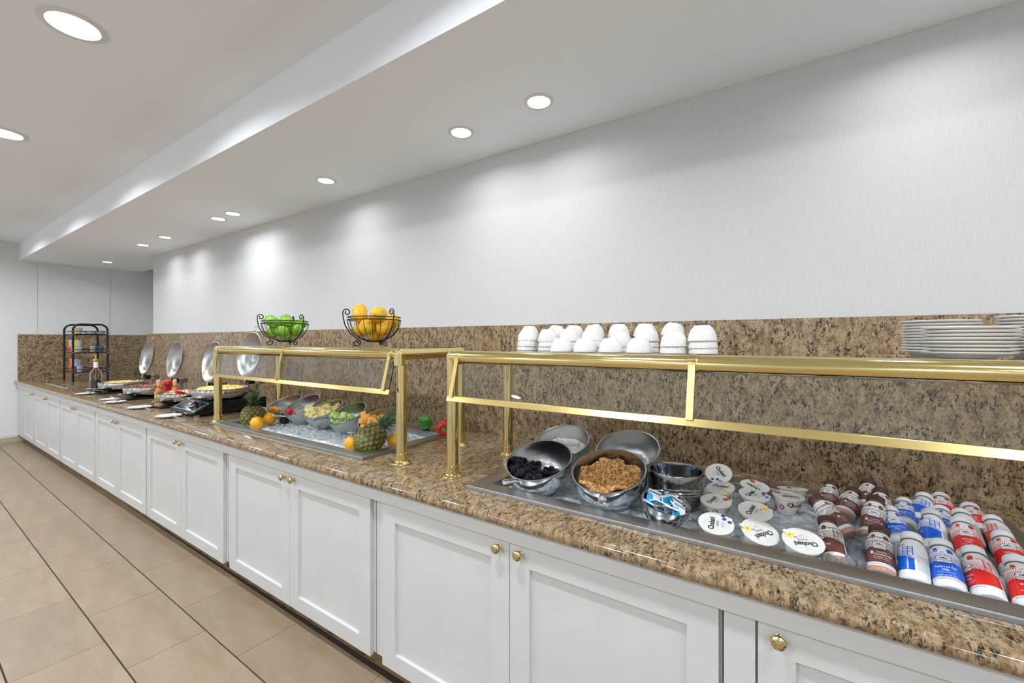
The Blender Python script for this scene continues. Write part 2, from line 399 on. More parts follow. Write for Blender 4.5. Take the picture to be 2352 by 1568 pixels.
# ================================================================ DOWNLIGHTS
def downlight_parts(rad):
    ring = MB().lathe([(rad*1.35, 0), (rad*1.35, -.003), (rad*1.28, -.006), (rad*1.04, -.007), (rad, -.004), (rad, 0)], 40, close=True).mesh('trim_ring', M_TRIM, 40)
    lens = MB().lathe([(0, -.003), (rad*.99, -.003), (rad*.99, -.001), (0, -.001)], 40).mesh('lens', M_LAMP, 40)
    return ring, lens
PS, PC = downlight_parts(.056), downlight_parts(.092)
def downlight(x, y, z, big, watts, label, group=None, spread=160, cat='ceiling light'):
    t = thing('downlight', label, cat, (x, y, z), group=group); ring, lens = PC if big else PS
    link('trim_ring', ring, t); link('lens', lens, t)
    ld = bpy.data.lights.new('lamp', 'AREA'); ld.shape = 'DISK'; ld.size = (.15 if big else .10); ld.energy = watts; ld.spread = R(spread); ld.color = (.86, .935, 1)
    lo = bpy.data.objects.new('lamp', ld); COL.objects.link(lo); lo.parent = t; lo.location = (0, 0, -.010)
    return t
SL = [(-8.90, 2.05, 'small round downlight nearest the end wall in the soffit over the black rack'),
      (-6.94, 1.935, 'small soffit downlight, left one of the pair next to the farthest'),
      (-6.20, 1.935, 'small soffit downlight, right one of the pair next to the farthest'),
      (-4.815, 1.935, 'small soffit downlight, left one of the close middle pair'),
      (-4.505, 1.935, 'small soffit downlight, right one of the close middle pair'),
      (-2.99, 1.930, 'single small soffit downlight above the left brass guard'),
      (-1.64, 1.922, 'small soffit downlight, second nearest to the viewer'),
      (-1.10, 1.895, 'small soffit downlight nearest to the viewer, largest of its row'),
      (.42, 1.91, 'soffit downlight above the milk bottles, out of view'), (1.6, 1.91, 'soffit downlight beyond the right edge of view'), (2.8, 1.91, 'farthest soffit downlight to the right, out of view')]
for x, y, l in SL: downlight(x, y, SZ, False, P_SOFFIT, l, 'small downlights in the soffit', 158)
for x, l in ((-8.5, 'large downlight by the end wall'), (-6.6, 'large downlight out of view at the left'), (-4.715, 'large ceiling downlight cut off by the left edge of the photo'), (-2.83, 'largest round ceiling downlight, top left corner'), (-.95, 'large downlight over the viewer'), (.94, 'large downlight right of the viewer'), (2.8, 'large downlight by the right wall')):
    downlight(x, .533, CZ, True, P_CEIL, l, 'large downlights in the high ceiling')
for x, w_ in ((-8, 'farthest left'), (-4.8, 'second from the left'), (-1.6, 'third from the left'), (1.6, 'farthest right')):  # two unseen rows of lamps added behind the viewer as fill light
    for y, r_ in ((-1.5, 'near'), (-4.7, 'far')): downlight(x, y, CZ, True, P_CEIL*1.9, 'added fill downlight behind the viewer, %s of the %s row' % (w_, r_), 'added fill downlights behind the viewer', 170)
downlight(-4.30, -3.57, CZ, True, P_CEIL, 'single downlight mirrored in the near glass pane', None, 170)

# ================================================================ BRASS SNEEZE GUARDS
RZ, RR, PR = 1.4455, .0275, .0265
def guard(x0, x1, y0, y1, posts, brk, label, bx0, bx1, RZ=RZ):
    t = thing('sneeze_guard', label, 'sneeze guard', (0, 0, 0))
    cx = (x0+x1)/2
    t.location = (cx, (y0+y1)/2, CT); ox, oy, oz = t.location
    P = lambda x, y, z: (x-ox, y-oy, z-oz)
    for i, (px, py) in enumerate(posts):
        mb = MB().lathe([(PR, .03), (PR, RZ-CT-.052)], 32)
        p = mb.build('post', M_BRASS, t, P(px, py, CT))
        MB().lathe([(0, .0003), (.048, .0003), (.048, .003), (.045, .007), (.036, .010), (.0315, .016), (.031, .050), (PR, .052), (PR-.002, .030), (0, .030)], 36).build('flange', M_BRASS, p)
    # corner elbows: quarter of a sphere-ended mitre
    def elbow(px, py, sx, sy):
        mb = MB(); r = RR+.0012; c = V(P(px, py, RZ))
        mb.sphere(c, r, 24, 14)
        mb.tube([c, c+V((0, 0, -.055))], r, 24); 
        if sx: mb.tube([c, c+V((sx*.062, 0, 0))], r, 24)
        if sy: mb.tube([c, c+V((0, sy*.062, 0))], r, 24)
        mb.build('elbow', M_BRASS, t)
    sgn = [(1, 1), (-1, 1), (-1, -1), (1, -1)]
    for (px, py), (sx, sy) in zip([(x0, y0), (x1, y0), (x1, y1), (x0, y1)], sgn): elbow(px, py, sx, sy)
    for a, b in (((x0, y0), (x1, y0)), ((x1, y0), (x1, y1)), ((x1, y1), (x0, y1)), ((x0, y1), (x0, y0))):
        MB().tube([P(*a, RZ), P(*b, RZ)], RR, 32).build('rail', M_BRASS, t)
    # glass shelf resting on the rails
    MB().box(*[q for q in (x0+.03-ox, x1-.03-ox, y0+.022-oy, y1-.022-oy, .553+RZ-1.4455, .560+RZ-1.4455)]).build('glass_shelf', M_GLASS, t, smooth=0)
    # slanted front pane and its flat brass bar and brackets
    yb, zt, zb = 1.382, 1.283, 1.260
    MB().add([P(bx0+.01, y0-.022, 1.424), P(bx1-.01, y0-.022, 1.424), P(bx1-.01, yb+.004, zb+.006), P(bx0+.01, yb+.004, zb+.006),
              P(bx0+.01, y0-.016, 1.426), P(bx1-.01, y0-.016, 1.426), P(bx1-.01, yb+.010, zb+.008), P(bx0+.01, yb+.010, zb+.008)],
             [(0, 3, 2, 1), (4, 5, 6, 7), (0, 1, 5, 4), (2, 3, 7, 6), (0, 4, 7, 3), (1, 2, 6, 5)]).build('glass_pane', M_GLASS, t, smooth=0)
    MB().add([P(bx0, yb-.004, zb), P(bx1, yb-.004, zb), P(bx1, yb+.004, zt), P(bx0, yb+.004, zt), P(bx0, yb+.003, zb), P(bx1, yb+.003, zb), P(bx1, yb+.016, zt), P(bx0, yb+.016, zt)],
             [(0, 1, 2, 3), (5, 4, 7, 6), (3, 2, 6, 7), (1, 0, 4, 5), (0, 3, 7, 4), (1, 5, 6, 2)]).build('lower_bar', M_BRASSF, t, bevel=.0015)
    for x in brk:
        mb = MB(); w = .011
        y2, z2, y3, z3 = y0-RR-.0035, RZ+.004, yb-.005, zt-.004
        vs = []
        for (yy, zz) in ((y2, z2+.004), (y2-.001, z2-.02), (y3, z3), (y3+.004, z3), (y2+.003, z2-.02), (y2+.004, z2+.004)):
            vs += [P(x-w, yy, zz), P(x+w, yy, zz)]
        fs = [(2*i, 2*i+1, (2*i+3) % 12, (2*i+2) % 12) for i in range(6)]+[(0, 2, 4, 6, 8, 10), (11, 9, 7, 5, 3, 1)]
        b = mb.add(vs, fs).build('bracket', M_BRASSF, t, bevel=.001)
        MB().tube([V(P(x-w, y0, RZ)), V(P(x+w, y0, RZ))], RR+.0035, 32).build('collar', M_BRASS, b)
        MB().tube([V(P(x+w, y0, RZ)), V(P(x+w+.006, y0, RZ))], RR+.0018, 32).build('ring', M_BRASSF, b)
    return t
guard(-3.605, -1.63, 1.447, 1.905, [(-3.605, 1.447), (-1.63, 1.460), (-1.63, 1.905), (-3.605, 1.905)], (-3.555, -2.66, -1.675), 'brass and glass sneeze guard over the sliced fruit, farther of the two', -3.575, -1.632, 1.4525)
guard(-1.285, .74, 1.447, 1.888, [(-1.285, 1.447), (.74, 1.447), (.74, 1.888), (-1.285, 1.888)], (-1.237, -.275, .69), 'brass and glass sneeze guard with bowls and plates on top, nearer of the two', -1.262, .71)

# ================================================================ FAR STATION
def curved(p0, p1, bulge, n=8):
    p0, p1, b = V(p0), V(p1), V(bulge)
    return [p0.lerp(p1, i/n)+b*(4*(i/n)*(1-i/n)) for i in range(n+1)]
# black tiered rack
t = thing('tiered_rack', 'black tubular three-tier rack of cereal cups on the far counter end', 'rack', (-8.86, 1.80, CT))
RZB = .0125
for sx, nm in ((.25, 0), (-.25, 1)):
    pts = [(sx, -.185, .0)]+[(sx, -.185, z) for z in (.3, .6, .74)]
    for a in range(15, 91, 15): pts.append((sx, -.185+.085*(1-cos(R(a))), .74+.085*sin(R(a))))
    for a in range(90, -1, -15): pts.append((sx, .185-.085*(1-cos(R(a))), .74+.085*sin(R(a))))
    pts += [(sx, .185, z) for z in (.6, .3, .0)]
    MB().tube(pts, .0135, 12).build('upright', M_RACK, t, (0, 0, RZB+.004))
for z in (.13, .415, .68):
    mb = MB()
    for y in (-.185, .185): mb.tube([(-.25, y, z), (.25, y, z)], .005, 8); mb.tube([(-.25, y, z+.045), (.25, y, z+.045)], .004, 8)
    for x in (-.25, .25): mb.tube([(x, -.185, z+.045), (x, .185, z+.045)], .005, 8); mb.tube([(x, -.185, z), (x, .185, z)], .008, 8)
    mb.box(-.245, .245, -.18, .18, z-.004, z+.004)
    s_ = mb.build('shelf', M_RACK, t, (0, 0, RZB+.004))
    for y in (-.185, .185):
        for dz in (0, .045): MB().sphere((.263, y, z+dz), .007, 10, 6).build('rivet', M_CHROME, s_)
def cup_mesh(nm, cols, r=.05, h=.085):
    mb = MB(); n = 24
    prof = [(r*.74, 0), (r*.95, h), (r*1.02, h), (r*1.02, h+.004), (0, h+.005)]
    mb.lathe(prof, n)
    k = len(mb.f)
    for i, f in enumerate(mb.f):
        c = sum((V(mb.v[a]) for a in f), V())/len(f); a = math.degrees(atan2(c.y, c.x)) % 360
        mb.m[i] = 1 if (c.z < h*.97 and len(f) == 4 and cols[1] and 225 < a < 300) else 0
        if c.z > h: mb.m[i] = 2
    ms = [mat(nm+'_side', cols[0], .45), mat(nm+'_print', cols[1] or cols[0], .4), mat(nm+'_lid', cols[2], .3)]
    return mb.mesh('cup', ms, 40)
CY = cup_mesh('cereal_yellow', ((.62, .65, .72), (.80, .58, .02), (.80, .62, .10)))
CW = cup_mesh('cereal_white', ((.60, .64, .70), (.35, .12, .05), (.55, .58, .60)))
CO = cup_mesh('cereal_orange', ((.72, .70, .68), (.66, .12, .03), (.72, .70, .66)))
CP = cup_mesh('cereal_purple', ((.40, .42, .60), (.55, .42, .70), (.6, .6, .65)))
CB_ = cup_mesh('cereal_brown', ((.58, .62, .68), (.05, .03, .02), (.6, .6, .62)))
CS = cup_mesh('cereal_open', ((.62, .70, .80), None, (.60, .66, .74)), .07, .04)
CD = cup_mesh('cereal_dark', ((.05, .05, .12), (.40, .03, .03), (.5, .5, .6)), .075, .07)
CG = cup_mesh('cereal_grey', ((.12, .16, .22), None, (.2, .24, .3)))
RX, RY = -8.70, 1.66
def zsh(z): return CT+RZB+.008+z+.0005
cups = [(CY, -8.70, 1.685, zsh(.68), 'yellow-printed cereal cup on the top tier of the black rack'),
        (CS, -8.72, 1.82, zsh(.68), 'shallow clear-blue bowl cup in the middle of the top tier'), (CS, -8.74, 1.925, zsh(.68), 'shallow clear-blue bowl cup at the right of the top tier'),
        (CY, -8.70, 1.685, zsh(.415), 'lower yellow-printed cereal cup on the middle tier'), (CY, -8.70, 1.68, zsh(.415)+.092, 'upper yellow-printed cereal cup on the middle tier'),
        (CW, -8.70, 1.825, zsh(.415), 'single white cereal cup with small print on the middle tier'), (CG, -8.74, 1.93, zsh(.415), 'grey-blue cereal cup at the right of the middle tier'),
        (CO, -9.02, 1.68, zsh(.415), 'lower white and orange cup at the back left of the middle tier'), (CO, -9.02, 1.675, zsh(.415)+.092, 'upper white and orange cup at the back left of the middle tier'),
        (CO, -9.0, 1.69, zsh(.13), 'lower red and white cup at the left of the bottom tier'), (CO, -9.0, 1.69, zsh(.13)+.092, 'upper red and white cup at the left of the bottom tier'),
        (CB_, -8.70, 1.69, zsh(.13), 'white cup with brown print on the bottom tier, in front'), (CP, -8.70, 1.675, zsh(.13)+.092, 'lilac cup stacked on the brown-printed one on the bottom tier'),
        (CD, -8.69, 1.86, zsh(.13), 'dark blue and red cereal bowl cup at the right of the bottom tier')]
for me, x, y, z, l in cups:
    c = thing('cereal_cup', l, 'cup', (x, y, z), 0, 'cereal cups on the rack'); link('cup', me, c)
    c.rotation_euler.z = R(rnd.uniform(20, 50))

# plates (dessert plate)
PL_R = .088
plate_me = MB().lathe([(0, .004), (.045, .004), (.048, .0), (.052, .0), (.055, .003), (.082, .0105), (.0875, .0125), (.0885, .0148), (.0865, .0162), (.080, .0148), (.060, .0088), (.052, .0072), (0, .0070)], 48).mesh('plate', M_PLATE, 60)
def plate(x, y, z, label, group, cat='plate'):
    t = link('plate', plate_me, None, (x, y, z), (0, 0, rnd.uniform(0, 6))); return tag(t, label, cat, group)
def tongs(loc, rz, label, L=.30, open_=.018):
    t = thing('serving_tongs', label, 'tongs', loc, rz)
    for s in (-1, 1):
        mb = MB(); pts = []
        for i in range(13):
            u = i/12; x = u*L; y = s*(.003+open_*sin(pi*u*.5)*(1 if u < .8 else 1-.8*(u-.8))); z = .004+.010*sin(pi*u)
            pts.append((x, y, z))
        for i in range(12):
            (x0, y0, z0), (x1, y1, z1) = pts[i], pts[i+1]; w0 = .016-.005*sin(pi*i/12)+(.006 if i > 10 else 0); w1 = .016-.005*sin(pi*(i+1)/12)+(.006 if i > 9 else 0)
            th = .0022*s
            mb.add([(x0, y0, z0-w0*.5), (x1, y1, z1-w1*.5), (x1, y1, z1+w1*.5), (x0, y0, z0+w0*.5), (x0, y0+th, z0-w0*.5), (x1, y1+th, z1-w1*.5), (x1, y1+th, z1+w1*.5), (x0, y0+th, z0+w0*.5)],
                   [(0, 1, 2, 3), (7, 6, 5, 4), (0, 4, 5, 1), (3, 2, 6, 7)]+([(0, 3, 7, 4)] if i == 0 else [])+([(1, 5, 6, 2)] if i == 11 else []))
        mb.build('arm', M_CHROME, t, (0, 0, .0085))
    MB().tube([(-.002, -.006, .008), (-.006, 0, .008), (-.002, .006, .008)], .006, 8).build('spring_end', M_CHROME, t)
    return t
def spoon(p0, p1, label, bowl_r=.024, cat='spoon', m=None, name='serving_spoon', handle_r=.005):
    """handle end p0 -> spoon tip p1"""
    p0, p1 = V(p0), V(p1); L = (p1-p0).length; t = thing(name, label, cat, p0); m = m or M_CHROME
    T = frame((p1-p0).cross(V((0, 0, 1))).cross(p1-p0), p1-p0)
    t.rotation_mode = 'QUATERNION'; t.rotation_quaternion = T.to_quaternion()
    hl = L-bowl_r*1.8
    MB().tube([(0, 0, 0), (.004, 0, 0), (.012, 0, 0), (hl*.5, 0, .004), (hl, 0, .002), (hl+.01, 0, 0)], [.002, handle_r*1.7, handle_r*1.9, handle_r*1.1, handle_r*.75, handle_r*.6], 10).build('handle', m, t)
    MB().lathe([(0, -.008), (bowl_r*.6, -.0055), (bowl_r, .0), (bowl_r*.93, .0003), (bowl_r*.55, -.0045), (0, -.0068)], 20, T=Matrix.Translation((hl+bowl_r, 0, 0)) @ Matrix.Diagonal((1.35, .85, 1, 1))).build('bowl', m, t)
    return t

PZ = CT+.0006
g = 'small plates with tongs before the hot pans'
plate(-7.23, 1.555, PZ, 'ivory saucer under the syrup bottle', g)
plate(-6.66, 1.345, PZ, 'ivory plate with small clear tongs, farthest of those along the counter edge', g)
plate(-5.80, 1.365, PZ, 'ivory plate behind the front one before the bacon pan', g)
plate(-5.52, 1.325, PZ, 'ivory plate in front of the bacon pan, nearer of the two', g)
plate(-4.895, 1.345, PZ, 'ivory plate with metal tongs before the potato pan', g)
plate(-4.145, 1.315, PZ, 'ivory plate with metal tongs before the scrambled egg pan', g)
tongs((-3.80, 1.305, CT+.0005), R(176), 'metal tongs resting on the plate before the egg pan, handle to the right')
tongs((-4.585, 1.335, CT+.0005), R(175), 'metal tongs resting on the plate before the potato pan, handle to the right')
for (x, y, rz, l) in ((-5.42, 1.31, 160, 'clear tongs on the nearer plate before the bacon pan'), (-5.68, 1.37, 170, 'clear tongs on the farther plate before the bacon pan'), (-6.56, 1.36, 165, 'small clear tongs on the farthest plate')):
    o = tongs((x, y, CT+.012), R(rz), l, .20, .03)
    for c in o.children: c.data = c.data.copy(); c.data.materials[0] = M_PLAST

# syrup bottle
t = thing('syrup_bottle', 'glass bottle half full of dark syrup with a gold pump', 'bottle', (-7.26, 1.565, CT+.0080))
MB().lathe([(0, 0), (.054, 0), (.058, .006), (.058, .185), (.050, .215), (.030, .240), (.021, .262), (.0195, .335), (.022, .338), (.022, .345), (.017, .345), (.0165, .262), (.026, .236), (.046, .212), (.0545, .184), (.0545, .008), (0, .006)], 36).build('glass', M_CLEAR, t)
MB().lathe([(0, .0065), (.0535, .0085), (.0535, .102), (0, .102)], 36).build('syrup', mat('dark_syrup', (.022, .003, .003), .05), t)
MB().lathe([(.0228, .262), (.0208, .333)], 24).build('paper_collar', M_WHITEP, t)
pm = MB(); pm.lathe([(0, .345), (.0245, .345), (.026, .350), (.026, .362), (.018, .370), (.009, .374), (.007, .412), (.012, .414), (.012, .422), (0, .422)], 20)
pm.tube([(0, 0, .418), (-.03, -.02, .420), (-.062, -.042, .410)], [.006, .005, .0035], 8); pm.tube([(0, 0, .34), (0, 0, .10)], .003, 6)
pm.build('pump', mat('gold_plastic', (.72, .46, .08), .25, .8), t)

# hot pans -------------------------------------------------------
M_PAN = mat('pan_steel', g3(.60), .13, 1)
M_HINGE = mat('hinge_steel', g3(.42), .22, 1)
n = N(M_LID); tc = n.new('ShaderNodeTexCoord'); sp = n.new('ShaderNodeSeparateXYZ'); n.l(tc.outputs['Object'], sp.inputs[0])
ang = n.new('ShaderNodeMath', operation='ARCTAN2'); n.l(sp.outputs[0], ang.inputs[0]); n.l(sp.outputs[2], ang.inputs[1])
nz = n.new('ShaderNodeTexNoise', noise_dimensions='1D'); nz.inputs['Scale'].default_value = 11; n.l(ang.outputs[0], nz.inputs['W'])
n.rough(nz.outputs['Fac'], .2, .42)
def heap(name, mats, R0, h, n, size, seed, flat=.6, sq=(1, 1, .7), loc=(0, 0, 0), zf=None, nm=1, base_k=.86):
    rr = random.Random(seed); mb = MB()
    f = zf or (lambda x, y: h*(1-((x*x+y*y)/(R0*R0)))**.5*flat + h*(1-flat) if x*x+y*y < R0*R0 else 0)
    NU = 28
    vs = [(0, 0, f(0, 0)*base_k)]; 
    for i in range(1, 11):
        for j in range(NU):
            a = 2*pi*j/NU; r = R0*i/10*.985; x, y = r*cos(a), r*sin(a); vs.append((x, y, f(x*.97, y*.97)*base_k+rr.uniform(-.15, .15)*size))
    fs = [(0, 1+j, 1+(j+1) % NU) for j in range(NU)]
    for i in range(9):
        for j in range(NU): a = 1+i*NU; fs.append((a+j, a+NU+j, a+NU+(j+1) % NU, a+(j+1) % NU))
    mb.add(vs, fs, 0)
    for k in range(n):
        r = R0*.95*sqrt(rr.random()); a = rr.uniform(0, 2*pi); x, y = r*cos(a), r*sin(a); s = size*rr.uniform(.55, 1.15)
        T = Matrix.Translation((x, y, f(x, y)*base_k+s*.25)) @ Matrix.Rotation(rr.uniform(0, 6.3), 4, (rr.uniform(-1, 1), rr.uniform(-1, 1), 1)) @ Matrix.Diagonal((sq[0], sq[1], sq[2], 1))
        mb.sphere((0, 0, 0), s, 7, 5, mi=k % nm, T=T, fn=lambda X, Y, Z: rr.uniform(.78, 1.15))
    o = mb.build(name, mats, None, loc, smooth=50); o['kind'] = 'stuff'; return o
EGG = [bumpy('egg', (.80, .55, .06), (.92, .72, .16), .45, 60, .3, .1), mat('egg_pale', (.93, .80, .34), .45)]
POT = [bumpy('potato', (.62, .30, .07), (.80, .50, .16), .5, 90, .5), mat('potato_pale', (.80, .58, .28), .5), mat('potato_brown', (.45, .14, .03), .5)]
BAC = [bumpy('bacon', (.12, .02, .01), (.35, .08, .03), .35, 70, .4), mat('sausage', (.16, .035, .015), .3), mat('bacon_pale', (.48, .20, .10), .4)]
CHE = [bumpy('cheesy_egg', (.80, .50, .10), (.88, .66, .25), .45, 50, .4), POT[1], POT[0]]
def chafer(x, y, dz, label):
    t = thing('chafing_dish', label, 'hot pan', (x, y, CT))
    if not dz:
        b = MB().box(-.17, .17, -.235, .20, .0015, .018).box(-.12, .12, -.13, .13, .018, .030).build('warmer_base', M_BLACKG, t, bevel=.006)
    z0 = dz+.0305
    p = MB().lathe([(0, z0), (.15, z0), (.182, z0+.008), (.202, z0+.030), (.2065, z0+.060), (.2065, z0+.080), (.2045, z0+.084), (.213, z0+.085), (.214, z0+.089), (.205, z0+.091), (.202, z0+.086), (.200, z0+.045), (.178, z0+.016), (.125, z0+.006), (0, z0+.006)], 64).build('pan', M_PAN, t)
    MB().box(-.035, .035, -.240, -.196, z0+.020, z0+.030).build('handle', M_CHROME, t, bevel=.004)
    # hinge block behind, open lid standing up
    hz = dz+.160
    MB().box(-.045, .045, .205, .265, hz-.028, hz+.026).build('hinge_block', M_BLACKG, t, bevel=.012)
    MB().box(-.048, .048, .290, .345, hz-.030, hz+.024).tube([(0, .30, hz-.02), (0, .30, z0+.02), (0, .19, z0+.06)], .015, 10).tube([(-.03, .26, hz), (-.03, .30, hz)], .008, 8).build('hinge_arm', M_HINGE, t, bevel=.008)
    T = Matrix.Rotation(R(90), 4, 'X')   # +z of the lathe turns towards -y
    lm = MB().lathe([(0, -.070), (.06, -.064), (.13, -.042), (.180, -.014), (.196, .0), (.204, .003), (.205, .007), (.199, .009), (.192, .004), (.176, -.010), (.125, -.039), (.06, -.060), (0, -.065)], 64, T=T)
    lid = lm.build('lid', M_LID, t, (0, .235, dz+.395), (R(-10), 0, 0))
    MB().tube([(0, .004, .200), (0, .012, .225), (0, .020, .262)], .0035, 8).tube([(-.036, .018, .252), (-.02, .020, .262), (0, .021, .265), (.02, .020, .262), (.036, .018, .252)], .0045, 8).build('lid_handle', M_PLAST, lid)
    MB().sphere((0, 0, .205), .010, 10, 6).build('lid_stop', M_BLACK, lid)
    MB().tube([(0, .0, -.19), (0, -.0, -.245)], .010, 8).build('lid_pivot', M_HINGE, lid)
    return t
chafer(-6.66, 1.66, 0, 'round hot pan of potatoes and eggs with open lid, farthest of four')
chafer(-5.79, 1.66, 0, 'round hot pan of bacon and sausage with open lid, second from the far end')
chafer(-4.85, 1.66, 0, 'round hot pan of fried potatoes with open lid, third from the far end')
chafer(-4.10, 1.665, .085, 'round hot pan of scrambled eggs with open lid, raised on a black cooker')
fz = CT+.0305+.020
def food(o, l, c): return tag(o, l, c)
food(heap('scrambled_egg', EGG, .188, .080, 420, .018, 1, loc=(-4.10, 1.665, fz+.085), nm=2), 'yellow scrambled eggs heaped in the nearest hot pan', 'eggs')
food(heap('fried_potato', POT, .184, .066, 330, .017, 2, loc=(-4.85, 1.66, fz), nm=3), 'golden fried potatoes in the third hot pan', 'potatoes')
food(heap('bacon', BAC, .184, .062, 260, .02, 3, loc=(-5.79, 1.66, fz), nm=3, sq=(1.9, .6, .5)), 'dark red bacon and sausage in the second hot pan', 'bacon')
food(heap('egg_and_potato', CHE, .184, .066, 300, .02, 4, loc=(-6.66, 1.66, fz), nm=3), 'cheesy eggs and potato pieces in the farthest hot pan', 'eggs')
# induction cooker under the nearest pan
t = thing('induction_cooker', 'black induction cooker with slanted control panel under the egg pan', 'cooker', (-4.16, 1.68, CT))
a, b, h = .245, .272, .112
mb = MB()
pr = [(-b, .018), (-b, .045), (-b+.125, .100), (-b+.14, .1135), (b, .1135), (b, .018)]
mb.extrude(pr, -a, a)
mb.build('body', M_BLACKG, t, bevel=.004, smooth=0)
sl = atan2(.055, .125)
Tp = Matrix.Translation((0, -b+.006, .0490)) @ Matrix.Rotation(sl, 4, 'X')
pb = MB()
for (x0, x1, y0, y1) in ((-.20, .20, .0, .004), (-.20, .20, .118, .122), (-.20, -.196, .0, .122), (.196, .20, .0, .122)): pb.box(x0, x1, y0, y1, 0, .001, T=Tp)
pb.build('panel_outline', mat('silver_print', (.45, .62, .75), .3), t, smooth=0)
kb = MB().lathe([(0, .001), (.034, .001), (.034, .006), (.030, .010), (.029, .028), (.026, .031), (0, .031)], 28, T=Tp @ Matrix.Translation((.05, .062, 0)))
k_ = kb.build('control_knob', M_HINGE, t); MB().box(-.028, .028, .006, .018, .0315, .033, T=Tp @ Matrix.Translation((.05, .054, 0))).build('knob_mark', mat('red_print', (.75, .03, .05), .4), k_, smooth=0)
for sx in (-1, 1):
    for sy in (-1, 1): MB().lathe([(0, .0005), (.020, .0005), (.022, .018), (0, .018)], 20).build('foot', M_CHROME, t, (sx*(a-.035), sy*(b-.03), 0))
MB().box(.05, .12, -.003, .0, .020, .028, T=Matrix.Translation((0, -b, 0))).build('badge', M_HINGE, t)
spoon((-4.62, 1.52, 1.062), (-4.72, 1.68, 1.01), 'red-handled serving spoon in the fried potato pan', .03, m=mat('red_enamel', (.62, .01, .01), .15), handle_r=.009)

# sauces
def sauce(x, y, label):
    t = thing('hot_sauce_bottle', label, 'bottle', (x, y, PZ), 0, 'hot sauce bottles between the hot pans')
    MB().lathe([(0, 0), (.030, 0), (.032, .006), (.032, .095), (.026, .115), (.0145, .135), (.0135, .158), (0, .158)], 28).build('glass', mat('hot_sauce', (.70, .16, .015), .12, coat=.5), t)
    MB().lathe([(0, .1582), (.016, .1582), (.017, .165), (.018, .180), (.019, .192), (.0165, .205), (.009, .2105), (0, .212)], 24).build('wooden_cap', mat('turned_wood', (.72, .45, .26), .5), t)
    MB().lathe([(.0326, .030), (.0326, .088)], 28).build('label', mat('paper_label', (.78, .55, .22), .5), t)
    for z, c in ((.137, (.72, .03, .02)), (.146, (.12, .34, .08)), (.153, (.80, .60, .02))): MB().lathe([(.0152, z-.0035), (.0150, z+.0035)], 20).build('neck_band', mat('neck_band', c, .4), t)
sauce(-5.35, 1.616, 'hot sauce bottle with wooden cap, left of the red shaker')
sauce(-5.30, 1.735, 'hot sauce bottle with wooden cap, right of the red shaker')
t = thing('condiment_shaker', 'glossy red shaker between two hot sauce bottles', 'shaker', (-5.45, 1.718, PZ))
MB().lathe([(0, 0), (.038, 0), (.040, .006), (.036, .06), (.030, .13), (.031, .140), (0, .140)], 28).build('body', mat('red_lacquer', (.42, .004, .006), .08, coat=.6), t)
MB().lathe([(0, .1405), (.040, .1405), (.044, .148), (.045, .170), (.036, .188), (.020, .196), (0, .198)], 28, lobes=lambda a, z: 1+.03*cos(6*a)).build('cap', mat('red_lacquer_cap', (.52, .006, .008), .07, coat=.6), t)
t = thing('card_holder', 'small wooden block with a white card behind the hot sauces', 'card holder', (-5.22, 1.90, PZ))
MB().box(-.03, .06, -.015, .015, 0, .045).build('block', mat('oak_block', (.42, .22, .09), .5), t, bevel=.002)
MB().box(.02, .055, .016, .018, .001, .125).build('card', M_WHITEP, t, smooth=0)

# ================================================================ FRUIT WELL (left)
def hash2(i, j, s=0): return random.Random(i*7349+j*91193+s*131).random()
def vn(x, y, s=0):
    i, j = math.floor(x), math.floor(y); u, v = x-i, y-j; u = u*u*(3-2*u); v = v*v*(3-2*v)
    h = lambda a, b: hash2(i+a, j+b, s)
    return (h(0, 0)*(1-u)+h(1, 0)*u)*(1-v)+(h(0, 1)*(1-u)+h(1, 1)*u)*v
def icefield(w, z, amp, m, label, nu, nv, seed, fx=None):
    x0, x1, y0, y1 = w[0]+.0795, w[1]-.0795, w[2]+.0795, w[3]-.0795
    def f(u, v):
        x = x0+(x1-x0)*u; y = y0+(y1-y0)*v
        hh = z+amp*((vn(x*9, y*9, seed)-.5)*1.0+(vn(x*38, y*38, seed+1)-.5)*.7+(vn(x*110, y*110, seed+2)-.5)*.55)
        if fx: hh += fx(x, y)
        return (x, y, hh)
    o = MB().grid(f, nu, nv).build('ice_bed', m, None, smooth=28); return tag(o, label, 'ice', kind='stuff')
icefield(WELLS[0], .893, .020, M_ICE, 'white crushed ice filling the fruit well', 190, 70, 11)
mb = MB(); rr = random.Random(5)
for k in range(520):
    x = rr.uniform(-3.42, -1.92); y = rr.uniform(1.475, 2.0); s = rr.uniform(.003, .007)
    T = Matrix.Translation((x, y, .898+rr.uniform(-.002, .006))) @ Matrix.Rotation(rr.uniform(0, 6), 4, (rr.random()-.5, rr.random()-.5, rr.random()-.5))
    mb.add([(a*s*rr.uniform(.6, 1.2), b*s*rr.uniform(.4, 1), c*s*rr.uniform(.4, .9)) for a in (-1, 1) for b in (-1, 1) for c in (-1, 1)], [(0, 1, 3, 2), (4, 6, 7, 5), (0, 4, 5, 1), (2, 3, 7, 6), (0, 2, 6, 4), (1, 5, 7, 3)], 0, T)
tag(mb.build('ice_chips', M_CHIP, None, smooth=0), 'loose clear ice chips on top of the crushed ice', 'ice', kind='stuff')

